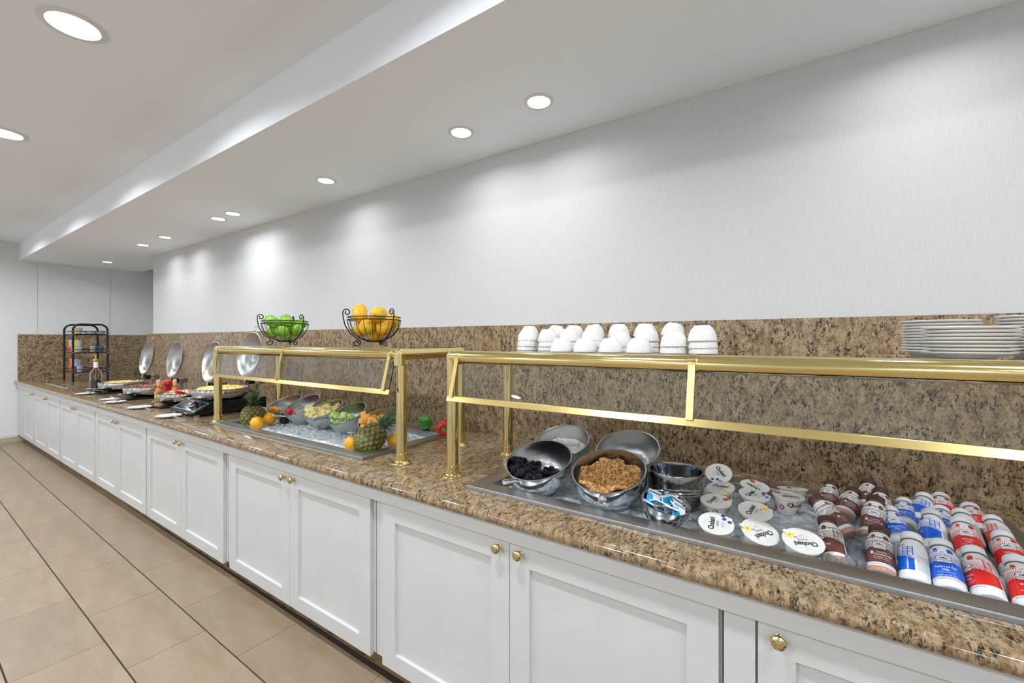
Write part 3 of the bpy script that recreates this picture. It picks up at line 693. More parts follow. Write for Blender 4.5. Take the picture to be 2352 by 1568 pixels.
def sbowl(c, Rr, tilt, label, mo, mi, dirx=0, name='steel_bowl', group=None):
    """round double-walled bowl; c = centre of its sphere, tilted towards -y"""
    t = thing(name, label, 'bowl', c, 0, group)
    prof = [(0, -.955)]+[(.30, -.955)]+[(sin(R(a)), -cos(R(a))) for a in (22, 30, 38, 46, 54, 62, 70, 78, 86, 92)]
    outer = [(r*Rr, z*Rr) for r, z in prof]
    e = outer[-1]; lip = [(e[0]-.001, e[1]+.0035), (e[0]-.004, e[1]+.0045), (e[0]-.0075, e[1]+.003)]
    Ri = Rr-.009
    inner = [(sin(R(a))*Ri, -cos(R(a))*Ri) for a in (91, 84, 76, 68, 60, 52, 44, 36, 28, 20, 12, 5)]+[(0, -Ri)]
    t.rotation_euler = (R(tilt), R(dirx), 0)
    MB().lathe(outer+lip[:1], 64).build('outer_wall', mo, t); 
    MB().lathe([outer[-1]]+lip+inner, 64).build('inner_wall', mi, t)
    return t, Ri
def drop(c, Ri, tilt, n, r, seed, k=14, dirx=0, bias=None, top=.02, squash=.86):
    """settle n round pieces in a tilted bowl, lowest spot first"""
    rr = random.Random(seed); pl = []; c = V(c)
    nrm = Matrix.Rotation(R(dirx), 3, 'Y') @ (Matrix.Rotation(R(tilt), 3, 'X') @ V((0, 0, 1))) if not dirx else (Matrix.Rotation(R(dirx), 3, 'Y') @ V((0, 0, 1)))
    nrm = (Matrix.Rotation(R(tilt), 3, 'X') @ V((0, 0, 1)))
    for i in range(n):
        best = None
        for _ in range(k):
            a = rr.uniform(0, 2*pi); q = (Ri-r)*sqrt(rr.random())*.98; x, y = q*cos(a), q*sin(a)
            z = -sqrt(max(0, (Ri-r)**2-q*q))
            for p in pl:
                d2 = (p[0]-x)**2+(p[1]-y)**2; rs = (2*r*squash)**2
                if d2 < rs: z = max(z, p[2]+sqrt(rs-d2))
            P = V((x, y, z))
            if P.dot(nrm) > top-r*.2 and (P-nrm*P.dot(nrm)).length > Ri-r*1.1: continue
            sc_ = z+(bias(x, y) if bias else 0)
            if best is None or sc_ < best[0]: best = (sc_, x, y, z)
        if best: pl.append(best[1:])
    return [c+V(p) for p in pl]
def chunk(s, jit, seed, m, bev, sq=(1, 1, 1)):
    rr = random.Random(seed)
    mb = MB().add([(a*s*sq[0]*rr.uniform(1-jit, 1+jit), b*s*sq[1]*rr.uniform(1-jit, 1+jit), c*s*sq[2]*rr.uniform(1-jit, 1+jit)) for a in (-1, 1) for b in (-1, 1) for c in (-1, 1)],
                [(0, 1, 3, 2), (4, 6, 7, 5), (0, 4, 5, 1), (2, 3, 7, 6), (0, 2, 6, 4), (1, 5, 7, 3)])
    # rounded edges baked with bmesh
    import bmesh
    bm = bmesh.new(); me = mb.mesh('chunk', m, 0); bm.from_mesh(me)
    bmesh.ops.bevel(bm, geom=bm.edges[:], offset=bev, segments=2, affect='EDGES', profile=.6); bm.to_mesh(me); bm.free()
    me.polygons.foreach_set('use_smooth', [True]*len(me.polygons)); return me
M_PINE = bumpy('pineapple_flesh', (.86, .66, .17), (.93, .83, .48), .35, 45, .5, .15); M_HONEY = bumpy('honeydew_flesh', (.40, .60, .10), (.66, .80, .36), .28, 28, .25, .15); M_CANT = bumpy('cantaloupe_flesh', (.88, .36, .05), (.95, .52, .15), .28, 28, .25, .15)
def fill(c, Ri, tilt, n, r, meshes, seed, name, label, cat, group, k=14, bias=None, top=.02, up=0):
    for i, p in enumerate(drop(c, Ri, tilt, n, r, seed, k, bias=bias, top=top)):
        o = link(name, meshes[i % len(meshes)], None, p, (rnd.uniform(0, 6.3), rnd.uniform(0, 6.3), rnd.uniform(0, 6.3))) if not up else link(name, meshes[i % len(meshes)], None, p, (rnd.uniform(-.7, .7), rnd.uniform(-.7, .7), rnd.uniform(0, 6.3)))
        tag(o, label, cat, group)
LB = [(-3.335, 1.80, 1.030, 24, .132), (-3.065, 1.79, 1.040, 29, .134), (-2.785, 1.785, 1.034, 23, .134), (-2.515, 1.785, 1.028, 28, .130), (-2.215, 1.795, 1.024, 22, .131)]
lab = ['brushed steel bowl of orange segments, farthest and half hidden in the fruit well', 'nearly empty steel bowl with a few strawberries, tilted most', 'steel bowl heaped with pale yellow pineapple chunks', 'steel bowl of green honeydew chunks', 'steel bowl of orange cantaloupe chunks behind the leaning pineapple']
RI = []
for (x, y, z, tl, r), l in zip(LB, lab):
    t, ri = sbowl((x, y, z), r, tl, l, M_BOWLO, M_BOWL, group='fruit bowls on ice'); RI.append(ri)
cm = [chunk(.0155, .16, s, M_PINE, .003) for s in range(4)]
fill(LB[2][:3], RI[2], 23, 125, .0168, cm, 21, 'pineapple_chunk', 'pale yellow pineapple chunk in the third bowl of the fruit well', 'pineapple', 'pineapple chunks', top=.035)
cm = [chunk(.0165, .15, s+9, M_HONEY, .006, (1.1, 1, .8)) for s in range(4)]
fill(LB[3][:3], RI[3], 28, 74, .0165, cm, 22, 'honeydew_chunk', 'light green honeydew chunk in the fourth bowl of the fruit well', 'melon', 'honeydew chunks', bias=lambda x, y: .5*y)
cm = [chunk(.0175, .18, s+19, M_CANT, .006, (1.15, 1, .85)) for s in range(4)]
fill(LB[4][:3], RI[4], 22, 92, .0175, cm, 23, 'cantaloupe_chunk', 'orange cantaloupe chunk in the nearest bowl of the fruit well', 'melon', 'cantaloupe chunks', bias=lambda x, y: .25*y)
M_STRAW = mat('strawberry_flesh', (.62, .02, .03), .3)
cm = [chunk(.014, .2, 40, M_STRAW, .006)]
fill(LB[1][:3], RI[1], 29, 9, .0155, cm, 24, 'strawberry_piece', 'red strawberry piece in the nearly empty bowl', 'strawberry', 'strawberry pieces', bias=lambda x, y: 2.0*y+.6*x)
M_SEG = mat('orange_segment', (.90, .38, .02), .3); cm = [chunk(.020, .2, 44, M_SEG, .006, (1.2, .7, .6))]
fill(LB[0][:3], RI[0], 24, 12, .018, cm, 25, 'orange_segment', 'orange segment in the farthest bowl of the fruit well', 'orange', 'orange segments', bias=lambda x, y: .9*y)
spoon((-3.55, 1.70, .992), (-3.32, 1.74, .985), 'long steel spoon handle over the farthest fruit bowl')
spoon((-3.215, 1.645, .968), (-3.07, 1.735, .955), 'steel spoon in the nearly empty strawberry bowl')
spoon((-2.30, 1.625, .958), (-2.205, 1.745, .945), 'steel spoon in the cantaloupe bowl', .03)
o = tongs((-2.66, 1.635, .985), R(24), 'dark steel tongs lying from the pineapple bowl across the honeydew', .25, .03)
o.rotation_euler = (0, R(-2), R(24))
for c in o.children: c.data = c.data.copy(); c.data.materials[0] = steel('dark_tong_steel', .28, .15, .3)
# packet on the counter behind the farthest bowl
t = thing('snack_packet', 'small blue and white packet behind the farthest fruit bowl', 'packet', (-3.52, 2.155, PZ), R(20))
MB().box(-.04, .04, -.012, .012, 0, .125).build('wrapper', mat('blue_packet', (.02, .25, .48), .3), t, bevel=.004)
MB().box(-.041, .041, -.0125, .0125, .082, .1255).build('white_band', M_WHITEP, t, bevel=.002)

# whole pineapples
def pineapple(loc, axis, rad, hgt, crown, spin, label, seed):
    t = thing('pineapple', label, 'pineapple'); place(t, loc, frame(axis, (1, .3, 0)) @ Matrix.Rotation(spin, 4, 'Z'))
    rr = random.Random(seed)
    # body: rows of diamond eyes on a barrel, real relief
    mb = MB(); nu, nv = 96, 72; cols = 13; rws = 11
    vs = []; pat = []
    for j in range(nv+1):
        v = j/nv; th = pi*v; zc = -cos(th)
        prof = sin(th)**.62 if 0 < v < 1 else 0
        for i in range(nu):
            u = i/nu
            a = (u*cols+v*rws*.5*1.0)*2*pi; b = (u*cols-v*rws*.5*1.0)*2*pi
            d = abs(sin(a/2))*abs(sin(b/2)); e = d**.75
            k = 1+.075*e+(.05*max(0, d-.86)/.14)
            ang = 2*pi*u
            vs.append((rad*prof*k*cos(ang), rad*prof*k*sin(ang), hgt/2*(zc*(1+.03*e)))); pat.append(d if 0 < j < nv else 0)
    fs = [(j*nu+i, j*nu+(i+1) % nu, (j+1)*nu+(i+1) % nu, (j+1)*nu+i) for j in range(nv) for i in range(nu)]
    mb.add(vs, fs); me = mb.mesh('body', M_PSKIN, 180)
    at = me.attributes.new('eye', 'FLOAT', 'POINT'); at.data.foreach_set('value', pat)
    link('body', me, t)
    # crown of blades
    lf = MB(); n_ = 7
    for i in range(n_+1):
        q = i/n_; w = .0125*(1-q)**.75*(.75+.5*(1-q)); lf.v += [(-w, .018*q*q, q), (0, .004*(1-q)+.018*q*q-.004, q), (w, .018*q*q, q)]
    for i in range(n_):
        for k in range(2): lf.f.append([i*3+k, i*3+k+1, i*3+k+4, i*3+k+3]); lf.m.append(0)
    base = [(x, y, z) for x, y, z in lf.v]
    for k in range(46):
        q = k/45; L = crown*(.50+.50*q)*rr.uniform(.85, 1.05); az = k*2.399+rr.uniform(-.2, .2); tl = R(62-56*q)*rr.uniform(.85, 1.1)
        o = MB(); o.f = lf.f; o.m = lf.m
        for (x, y, z) in base:
            s = z*L; bend = tl*(.75+.55*z); o.v.append((x*(crown/.13), -sin(bend)*s-y*.6, cos(bend)*s))
        o.build('leaf', M_PLEAF, t, (0, 0, hgt/2*.90+.018*q), (0, 0, az))
    return t
M_PSKIN = mat('pineapple_skin', (.2, .18, .04), .5); n = N(M_PSKIN); at = n.new('ShaderNodeAttribute'); at.attribute_name = 'eye'
c0 = n.ramp(at.outputs['Fac'], [(.06, (.010, .022, .006)), (.34, (.045, .070, .014)), (.66, (.15, .15, .025)), (.86, (.36, .25, .04)), (.95, (.09, .05, .015))])
n.col(n.mix(.35, c0, n.ramp(n.noise(n.coord(), 60, 4), [(.35, (.04, .06, .012)), (.65, (.42, .32, .07))])))
M_PSKIN2 = M_PSKIN
M_PLEAF = bumpy('pineapple_leaf', (.035, .085, .035), (.14, .22, .12), .5, 30, .2)
pineapple((-3.345, 1.572, .962), (-.02, .05, 1), .076, .160, .135, .2, 'upright pineapple at the far left corner of the fruit well', 3)
pineapple((-1.995, 1.560, .968), (.05, .80, .62), .073, .180, .150, 1.2, 'pineapple leaning back at the near right corner of the fruit well', 4)
# citrus, avocado, peppers
def peel(nm, c0, c1, sc_=60): return bumpy(nm, c0, c1, .38, sc_, .12, .05, .001)
M_ORG = peel('orange_peel', (.90, .36, .010), (.93, .44, .02)); M_ORG2 = mat('mottled_orange_peel', (.8, .4, .02), .35); n = N(M_ORG2)
f = n.noise(n.coord(), 1.3, 4, .55); n.col(n.ramp(f, [(.33, (.36, .34, .03)), (.44, (.82, .46, .02)), (.62, (.90, .40, .012))])); n.bump(n.noise(n.coord(), 22, 2), .10, .01)
def fruit_mesh(m, kind):
    if kind == 'orange':
        fn = lambda x, y, z: 1-.02*max(0, z-.9)*10+(.06*max(0, (-z-.93)/.07))
        return MB().sphere((0, 0, 0), 1, 32, 20, fn=fn, sc_=(1, 1, .96)).mesh('peel', m, 180)
    fn = lambda x, y, z: (1-.22*math.exp(-((1-z)/.10)) - .10*math.exp(-((1+z)/.08)) + .03*z+.012*cos(5*atan2(y, x))*(1-z)*.5)
    return MB().sphere((0, 0, 0), 1, 32, 20, fn=fn, sc_=(1, 1, .93)).mesh('skin', m, 180)
OR1, OR2 = fruit_mesh(M_ORG, 'orange'), fruit_mesh(M_ORG2, 'orange')
NAV = MB().lathe([(0, .003), (.07, .002), (.10, -.03)], 8).mesh('stem_scar', mat('stem_scar', (.16, .20, .04), .6))
def orange(x, y, z, r, label, group=None, me=OR1, rot=None):
    t = thing('orange', label, 'orange', (x, y, z), 0, group); t.scale = (r, r, r); t.rotation_euler = rot or (rnd.uniform(-1.5, 1.5), rnd.uniform(-1.5, 1.5), rnd.uniform(0, 6))
    link('peel', me, t); link('stem_scar', NAV, t, (0, 0, .955)); return t
og = 'whole oranges in the fruit well'
orange(-3.185, 1.525, .938, .045, 'bright orange in front of the upright pineapple', og)
orange(-3.265, 1.652, .940, .046, 'orange behind the upright pineapple, partly hidden', og)
orange(-2.130, 1.535, .931, .0415, 'orange left of the leaning pineapple', og, rot=(R(75), 0, R(25)))
orange(-1.955, 1.700, .936, .0420, 'orange at the right of the leaning pineapple beside the brass post', og)
t = thing('avocado', 'dark green avocado between the orange and the farthest bowl', 'avocado', (-3.235, 1.745, .915))
MB().sphere((0, 0, 0), .03, 20, 14, sc_=(1, 1, 1.25)).build('skin', mat('avocado_skin', (.014, .022, .006), .4), t)
t.rotation_euler = (R(70), 0, R(30))
def pepper(loc, rot, m, label, s=1.0):
    t = thing('bell_pepper', label, 'pepper', loc); t.rotation_euler = rot; t.scale = (s,)*3
    prof = [(0, .010), (.012, .003), (.024, .0), (.034, .008), (.041, .025), (.045, .046), (.046, .064), (.040, .080), (.028, .088), (.014, .082), (0, .074)]
    MB().lathe(prof, 48, lobes=lambda a, z: 1+.085*cos(4*a)*(1-.35*z/.09)+.03*cos(2*a+1)).build('body', m, t, smooth=180)
    MB().lathe([(0, .074), (.016, .078), (.018, .082), (.008, .086), (0, .087)], 5).tube([(0, 0, .080), (.002, 0, .095), (.008, .004, .108)], [.006, .005, .006], 8).build('stem', mat('pepper_stem', (.16, .28, .05), .5), t)
    return t
M_PG = mat('green_pepper_skin', (.03, .20, .012), .12, coat=.5); M_PRD = mat('red_pepper_skin', (.62, .010, .008), .12, coat=.5)
RIMZ = CT+.0165
pepper((-2.065, 2.055, RIMZ), (R(8), 0, .3), M_PG, 'glossy green bell pepper on the back rim of the fruit well', 1.0)
pepper((-1.885, 2.045, RIMZ+.044), (R(96), 0, R(40)), M_PRD, 'glossy red bell pepper lying on the back corner of the fruit well', 1.06)

# ================================================================ WIRE FRUIT BASKETS on the far guard
SHZ = CT+.5605; SHF = SHZ+.007
def spiral(c, r0, turns, a0, sgn, n=26, k=.72):
    return [(c[0]+r0*(1-k*i/n)*cos(a0+sgn*2*pi*turns*i/n), c[1]+r0*(1-k*i/n)*sin(a0+sgn*2*pi*turns*i/n)) for i in range(n+1)]
def basket(loc, rot, label):
    t = thing('wire_basket', label, 'basket', loc, rot)
    Rb, zb, zr = .152, .030, .160
    circ = lambda r, z, n=48: [(r*cos(2*pi*i/n), r*sin(2*pi*i/n), z) for i in range(n)]
    MB().tube(circ(Rb, zr), .0032, 8, True).build('rim_ring', M_WIRE, t); MB().tube(circ(Rb-.001, zr+.016), .0030, 8, True).build('rim_ring', M_WIRE, t)
    MB().tube(circ(.045, zb+.001, 24), .003, 8, True).build('base_ring', M_WIRE, t)
    n = 20; pr = [(.0, zb)]+[(Rb*sin(R(a)), zb+(zr-zb)*(1-cos(R(a)))) for a in range(15, 91, 8)]+[(Rb, zr)]
    rib = MB().tube([(r, 0, z) for r, z in pr], .0018, 6).mesh('rib', M_WIRE, 60)
    for i in range(n): link('rib', rib, t, (0, 0, 0), (0, 0, 2*pi*i/n))
    # scrolled leg: top curl, down the outside, foot curl (in the r-z plane)
    top = spiral((Rb+.002, zr+.040), .022, 1.15, 0, 1)[::-1]
    mid = [(Rb+.022, zr+.01), (Rb+.012, zr-.035), (Rb-.015, zr-.080), (Rb-.055, zr-.115), (Rb-.078, .024)]
    foot = spiral((Rb-.052, .022), .020, 1.1, pi, 1, k=.75)
    path = [(r, 0, z) for r, z in top]+[(r, 0, z) for r, z in mid]+[(r, 0, z+.0) for r, z in foot]
    leg = MB().tube(path, .0034, 8).mesh('scroll_leg', M_WIRE, 60)
    for i in range(3): link('scroll_leg', leg, t, (0, 0, .0018), (0, 0, 2*pi*i/3))
    return t
BA, BO = V((-3.075, 1.665, SHF)), V((-2.105, 1.675, SHF))
basket(BA, R(132), 'black wire scroll basket of green apples on the far guard')
basket(BO, R(119), 'black wire scroll basket of oranges on the far guard')
M_APP = mat('green_apple_skin', (.22, .5, .02), .18, coat=.4); n = N(M_APP); f = n.noise(n.coord(), 1.1, 2); n.col(n.ramp(f, [(.3, (.16, .38, .015)), (.55, (.25, .48, .03)), (.8, (.38, .56, .07))]))
APP = fruit_mesh(M_APP, 'apple'); STEM = MB().tube([(0, 0, .62), (.02, 0, .8), (.06, .01, .98)], [.03, .025, .04], 6).mesh('stem', mat('apple_stem', (.10, .06, .02), .7))
HI = ['highest', 'second highest', 'third highest', 'fourth highest', 'fifth highest', 'sixth highest', 'seventh highest', 'sixth lowest', 'fifth lowest', 'fourth lowest', 'third lowest', 'second lowest', 'lowest']
HI = HI[:6]+['seventh highest']+HI[-5:]
def settle(c, Ri, r, n, seed, k=40):
    rr = random.Random(seed); pl = []
    for i in range(n):
        best = None
        for _ in range(k):
            a = rr.uniform(0, 2*pi); q = (Ri-r)*sqrt(rr.random()); x, y = q*cos(a), q*sin(a); z = Ri-sqrt(max(0, (Ri-r)**2-q*q))
            z = Ri*.86-(Ri*.86-0)/(Ri)*sqrt(max(0, (Ri-r)**2-q*q))+r*.06
            for p in pl:
                d2 = (p[0]-x)**2+(p[1]-y)**2
                if d2 < (2*r)**2: z = max(z, p[2]+sqrt((2*r)**2-d2))
            if best is None or z < best[2]: best = (x, y, z)
        pl.append(best)
    return pl
for i, p in enumerate(sorted(settle(BA, .148, .0435, 11, 4, 90), key=lambda q: -q[2])):
    t = thing('apple', 'glossy green apple in the wire basket, %s in the pile' % HI[i], 'apple', BA+V((p[0], p[1], p[2]+.032)), 0, 'green apples in the basket'); t.scale = (.0435,)*3; t.rotation_euler = (rnd.uniform(-1.2, 1.2), rnd.uniform(-1.2, 1.2), rnd.uniform(0, 6))
    link('skin', APP, t); link('stem', STEM, t)
for i, p in enumerate(sorted(settle(BO, .148, .0445, 12, 12, 90), key=lambda q: -q[2])):
    orange(BO.x+p[0], BO.y+p[1], BO.z+p[2]+.032, .0445, 'orange with greenish mottled peel in the wire basket, %s in the pile' % HI[i], 'oranges in the basket', OR2)

# ================================================================ PLATES AND BOWLS on the near guard
def ordinal(i, n):
    if n == 1: return 'single'
    if i == n-1: return 'topmost'
    if i == 0: return 'lowest'
    w = ['', 'second', 'third', 'fourth', 'fifth', 'sixth', 'seventh', 'eighth', 'ninth', 'tenth', 'eleventh'][n-1-i]
    return w+' from the top'
for (x, y, n, pitch, nm, jit) in ((.350, 1.765, 11, .0087, 'the back left stack of ivory plates', .002), (.363, 1.560, 8, .0090, 'the front stack of ivory plates', .004), (.545, 1.735, 12, .0087, 'the right-hand stack of ivory plates', .002)):
    for i in range(n):
        plate(x+rnd.uniform(-jit, jit), y+rnd.uniform(-jit, jit), SHZ+.0004+i*pitch, 'ivory plate, %s in %s' % (ordinal(i, n), nm), 'ivory plates on the near guard')
bowl_me = MB().lathe([(0, .052), (.024, .052), (.0255, .0535), (.027, .0515), (.028, .049), (.036, .040), (.0415, .027), (.0450, .012), (.0468, .003), (.0465, .0005), (.0445, .0005), (.0430, .012), (.0395, .026), (.034, .038), (.026, .0455), (0, .047)], 40).mesh('bowl', M_PORC, 60)
def bstack(x, y, n, where):
    for i in range(n):
        t = link('porcelain_bowl', bowl_me, None, (x+rnd.uniform(-.002, .002), y+rnd.uniform(-.002, .002), SHZ+.0004+i*.0185+(.004 if i == n-1 and n > 1 else 0)), (R(rnd.uniform(-2, 2)) if i < n-1 or n < 2 else R(rnd.uniform(-5, 5)), R(rnd.uniform(-2, 2)) if i < n-1 or n < 2 else R(rnd.uniform(-8, 8)), rnd.uniform(0, 6)))
        if i == 0: t.rotation_euler = (0, 0, 0)
        tag(t, 'white bowl, %s %s' % ((ordinal(i, n) + ' in') if n > 1 else 'alone at', where), 'bowl', 'white bowls on the near guard')
def xat(u, y): a = math.atan((u-1176)/985)-R(33.7); return y*tan(a)
W_ = ['first', 'second', 'third', 'fourth', 'fifth', 'sixth', 'seventh']
for k, u in enumerate((1290, 1343.5, 1404, 1467)): bstack(xat(u, 1.560), 1.560, 1, 'the %s place of the front row from left' % W_[k])
for k, (u, n_) in enumerate(((1211, 3), (1259.5, 3), (1310, 3), (1361, 3), (1425, 2), (1485, 3))): bstack(xat(u, 1.665), 1.665, n_, '%s middle-row stack from left' % W_[k])
for k, u in enumerate((1216, 1276, 1317, 1366, 1421, 1481, 1545)): bstack(xat(u, 1.775), 1.775, 4, '%s back-row stack from left' % W_[k])
bstack(xat(1548, 1.555), 1.555, 2, 'short two-bowl stack left of bracket')
bstack(xat(1614, 1.555), 1.555, 3, 'three-bowl stack at the right end')

# ================================================================ RIGHT WELL
icefield(WELLS[1], .886, .016, M_MELT, 'wet half-melted ice filling the yogurt and milk well', 150, 60, 31)
mb = MB(); rr = random.Random(9)
spots = [(rr.gauss(.135, .03), rr.gauss(1.60, .07)) for _ in range(70)]+[(rr.uniform(-1.03, .48), rr.uniform(1.45, 1.98)) for _ in range(230)]
for k, (x, y) in enumerate(spots):
    if not (-1.04 < x < .485 and 1.445 < y < 1.995): continue
    s = rr.uniform(.010, .017) if k < 70 else rr.uniform(.005, .012)
    T = Matrix.Translation((x, y, .889+(rr.uniform(.002, .022) if k < 70 else rr.uniform(-.004, .004)))) @ Matrix.Rotation(rr.uniform(0, 6), 4, (rr.random()-.5, rr.random()-.5, rr.random()-.5))
    q = rr.uniform(.75, 1.2); mb.sphere((0, 0, 0), s*1.15, 8, 6, T=T, sc_=(q, 1, .8), fn=lambda X, Y, Z: 1/max(abs(X), abs(Y), abs(Z), .72)*.8)
tag(mb.build('ice_cubes', M_CUBE, None, smooth=50), 'loose clear ice cubes between the milk bottles and yogurts', 'ice', kind='stuff')

RB = [((-.905, 1.560, 1.016), .143, 22), ((-.605, 1.575, 1.018), .143, 20), ((-.955, 1.868, 1.028), .138, 24), ((-.630, 1.868, 1.034), .141, 26)]
lb = ['steel bowl of blackberries at the left end of the near well', 'steel bowl full of granola in the near well', 'steel bowl of white yogurt with plastic film behind the blackberries', 'nearly empty steel bowl with white cream behind the granola']
for (c, r, tl), l in zip(RB, lb): sbowl(c, r, tl, l, M_CHROME if c[1] < 1.7 else M_BOWLO, M_BOWL, group='large bowls in the near well')
# blackberries
rr = random.Random(17)
bb = MB(); bb.sphere((0, 0, 0), .0110, 12, 8, sc_=(1, 1, 1.15))
for i in range(46):
    z = 1-2*(i+.5)/46; a = i*2.39996; q = sqrt(1-z*z); bb.sphere((.0116*q*cos(a), .0116*q*sin(a), .0140*z), .0033, 7, 5)
BERRY = bb.mesh('blackberry', bumpy('blackberry_skin', (.003, .003, .006), (.010, .008, .018), .2, 200, .1), 60)
for i, p in enumerate(drop(RB[0][0], .134, 22, 104, .0150, 6, 16, bias=lambda x, y: .35*x+.12*y, top=.02)):
    tag(link('blackberry', BERRY, None, p, (rnd.uniform(0, 6), rnd.uniform(0, 6), rnd.uniform(0, 6))), 'blackberry in the steel bowl at the left end of the near well', 'blackberry', 'blackberries')
# granola
GRA = [bumpy('granola', (.42, .19, .05), (.68, .36, .12), .6, 120, .8), mat('granola_pale', (.66, .40, .16), .6), mat('granola_dark', (.36, .15, .04), .6)]
def gz(x, y): return .034*vn(x*34+5, y*34+5, 3)+.030*vn(x*15+1, y*15, 8)+.24*y*1.0+.008
tag(heap('granola', GRA, .119, .07, 1700, .0078, 8, loc=(-.603, 1.578, .962), zf=gz, nm=3, base_k=.97), 'toasted brown granola clusters filling the steel bowl', 'granola')
# white yogurt and cream
M_CREAM = bumpy('yogurt_cream', (.78, .76, .68), (.86, .84, .77), .3, 30, .4, .1)
def surf(name, c, Ri, tilt, zl, label, f):
    mb = MB(); q = sqrt(Ri*Ri-zl*zl)*.985; n_ = 40; vs = [(0, 0, f(0, 0))]; fs = []
    for i in range(1, 13):
        for j in range(n_): a = 2*pi*j/n_; r = q*i/12; x, y = r*cos(a), r*sin(a); vs.append((x, y, f(x, y)*(1-(i/12)**6)))
    fs = [(0, 1+j, 1+(j+1) % n_) for j in range(n_)]
    for i in range(11):
        for j in range(n_): a = 1+i*n_; fs.append((a+j, a+n_+j, a+n_+(j+1) % n_, a+(j+1) % n_))
    o = mb.add(vs, fs).build(name, M_CREAM, None, (c[0], c[1], c[2]+zl)); return tag(o, label, 'yogurt', kind='stuff')
surf('yogurt', RB[2][0], .128, 24, -.025, 'white yogurt in the bowl behind the blackberries', lambda x, y: .010*vn(x*30, y*30, 4)+.25*max(0, y)+.02*max(0, -x))
surf('cream', RB[3][0], .131, 26, -.066, 'white cream at the bottom of the bowl behind the granola', lambda x, y: .008*vn(x*30, y*30, 5))
t = MB().grid(lambda u, v: (-.03+.11*u, -.02+.035*v+.008*sin(u*9), .010*vn(u*7, v*6, 2)+.022+.025*v-.03*u), 14, 8).build('plastic_film', M_PLAST, None, (RB[2][0][0], RB[2][0][1]+.02, RB[2][0][2]-.020))
so_ = t.modifiers.new('thick', 'SOLIDIFY'); so_.thickness = .0012
tag(t, 'crumpled clear plastic film lying on the white yogurt', 'film')
spoon((-.965, 1.375, .968), (-.860, 1.500, .950), 'steel spoon with rounded end in the blackberry bowl', .026, handle_r=.006)
spoon((-.555, 1.388, .975), (-.603, 1.505, .968), 'steel spoon standing in the granola', .026, handle_r=.0085)
# ridged canister
t = thing('ridged_canister', 'open ridged steel canister between the granola and the yogurts', 'canister', (-.392, 1.725, .884))
Q = .1035
MB().lathe([(0, 0), (.070, 0), (.086, .008), (.0965, .030), (.099, .058), (.0985, .064), (.1005, .068), (.0985, .072), (.1015, .078), (.0995, .083), (.1025, .090), (.101, .094), (.1030, .112), (.1035, .138), (.1020, .1415), (.0985, .1415)], 64).build('outer_wall', steel('canister_steel', .30, .10, .22, (2, 2, 30)), t)
MB().lathe([(.0985, .1415), (.093, .139), (.090, .12), (.084, .06), (.070, .030), (.045, .022), (.042, .027), (.036, .028), (.020, .026), (0, .026)], 64).build('inner_wall', mat('dark_mirror_steel', (.30, .33, .37), .07, 1), t)
# fluted bowl of creamer packets
t = thing('fluted_bowl', 'small fluted steel bowl of white and blue packets at the front rim', 'bowl', (-.388, 1.508, .886)); t.rotation_euler = (R(6), R(10), 0)
nf = 14
def flute(a, z): return 1-(.10*max(0, cos(nf*a))**.7 if .018 < z < .068 else 0)*(sin(pi*(min(max(z, .018), .068)-.018)/.05))
MB().lathe([(0, 0), (.030, 0), (.040, .006)]+[(.040+.040*sin(R(90*(i/14))), .006+.078*(i/14)) for i in range(1, 15)]+[(.0805, .090), (.0785, .0905), (.076, .088), (.072, .060), (.058, .030), (.036, .010), (0, .008)], 168, lobes=flute).build('body', mat('fluted_steel', g3(.42), .16, 1), t)
rr = random.Random(2)
PKT = [mat('packet_blue', (.0, .33, .62), .3), mat('packet_white', (.80, .82, .85), .3), mat('packet_navy', (.01, .06, .16), .3)]
pk = []
for k in range(2):
    mb = MB().box(-.022, .022, -.030, .030, -.0022, .0022, 1)
    for fdir in (-1, 1):
        z = .0025*fdir
        if k == 0: mb.poly([(-.022, -.030, z), (.010, -.030, z), (-.004, .012, z), (-.022, .018, z)][::fdir], 0); mb.poly([(-.020, .020, z), (.020, .020, z), (.020, .024, z), (-.020, .024, z)][::fdir], 2)
        else: mb.poly([(-.022, .006, z), (.022, -.004, z), (.022, .022, z), (-.022, .022, z)][::fdir], 0); mb.poly([(-.018, -.012, z), (.016, -.012, z), (.016, -.007, z), (-.018, -.007, z)][::fdir], 2)
    pk.append(mb.mesh('packet', PKT, 0))
PN = ['at the far left', 'at the back left', 'at the front left', 'back of the middle', 'in the middle', 'right of the middle', 'at the far right', 'low at the front left edge', 'at the very back']
for i, (x, y, z, rx, ry, rz) in enumerate([(-.052, .008, .088, 60, 20, 20), (-.030, .030, .086, 40, -30, 80), (-.020, -.012, .088, 30, 25, 140), (.004, .022, .086, 70, 0, 60), (.018, -.018, .087, 25, -20, 200), (.040, .012, .084, 50, 10, 110), (.052, -.010, .084, 35, 30, 30), (-.045, -.020, .084, 20, -10, 160), (.022, .040, .080, 60, 30, 10), (0, 0, .060, 5, 10, 0), (-.02, .01, .045, 4, 0, 50), (.02, 0, .035, 3, 3, 90)]):
    p = V((-.388, 1.508, .886))+Matrix.Rotation(R(10), 3, 'Y') @ V((x*.88, y*.88, z-.012))
    tag(link('sugar_packet', pk[i % 2], None, p, (R(rx), R(ry), R(rz))), ('white and blue paper packet in the fluted bowl, %s' % PN[i]) if i < 9 else 'paper packet buried under the others in the fluted bowl', 'packet', 'packets in the fluted bowl')

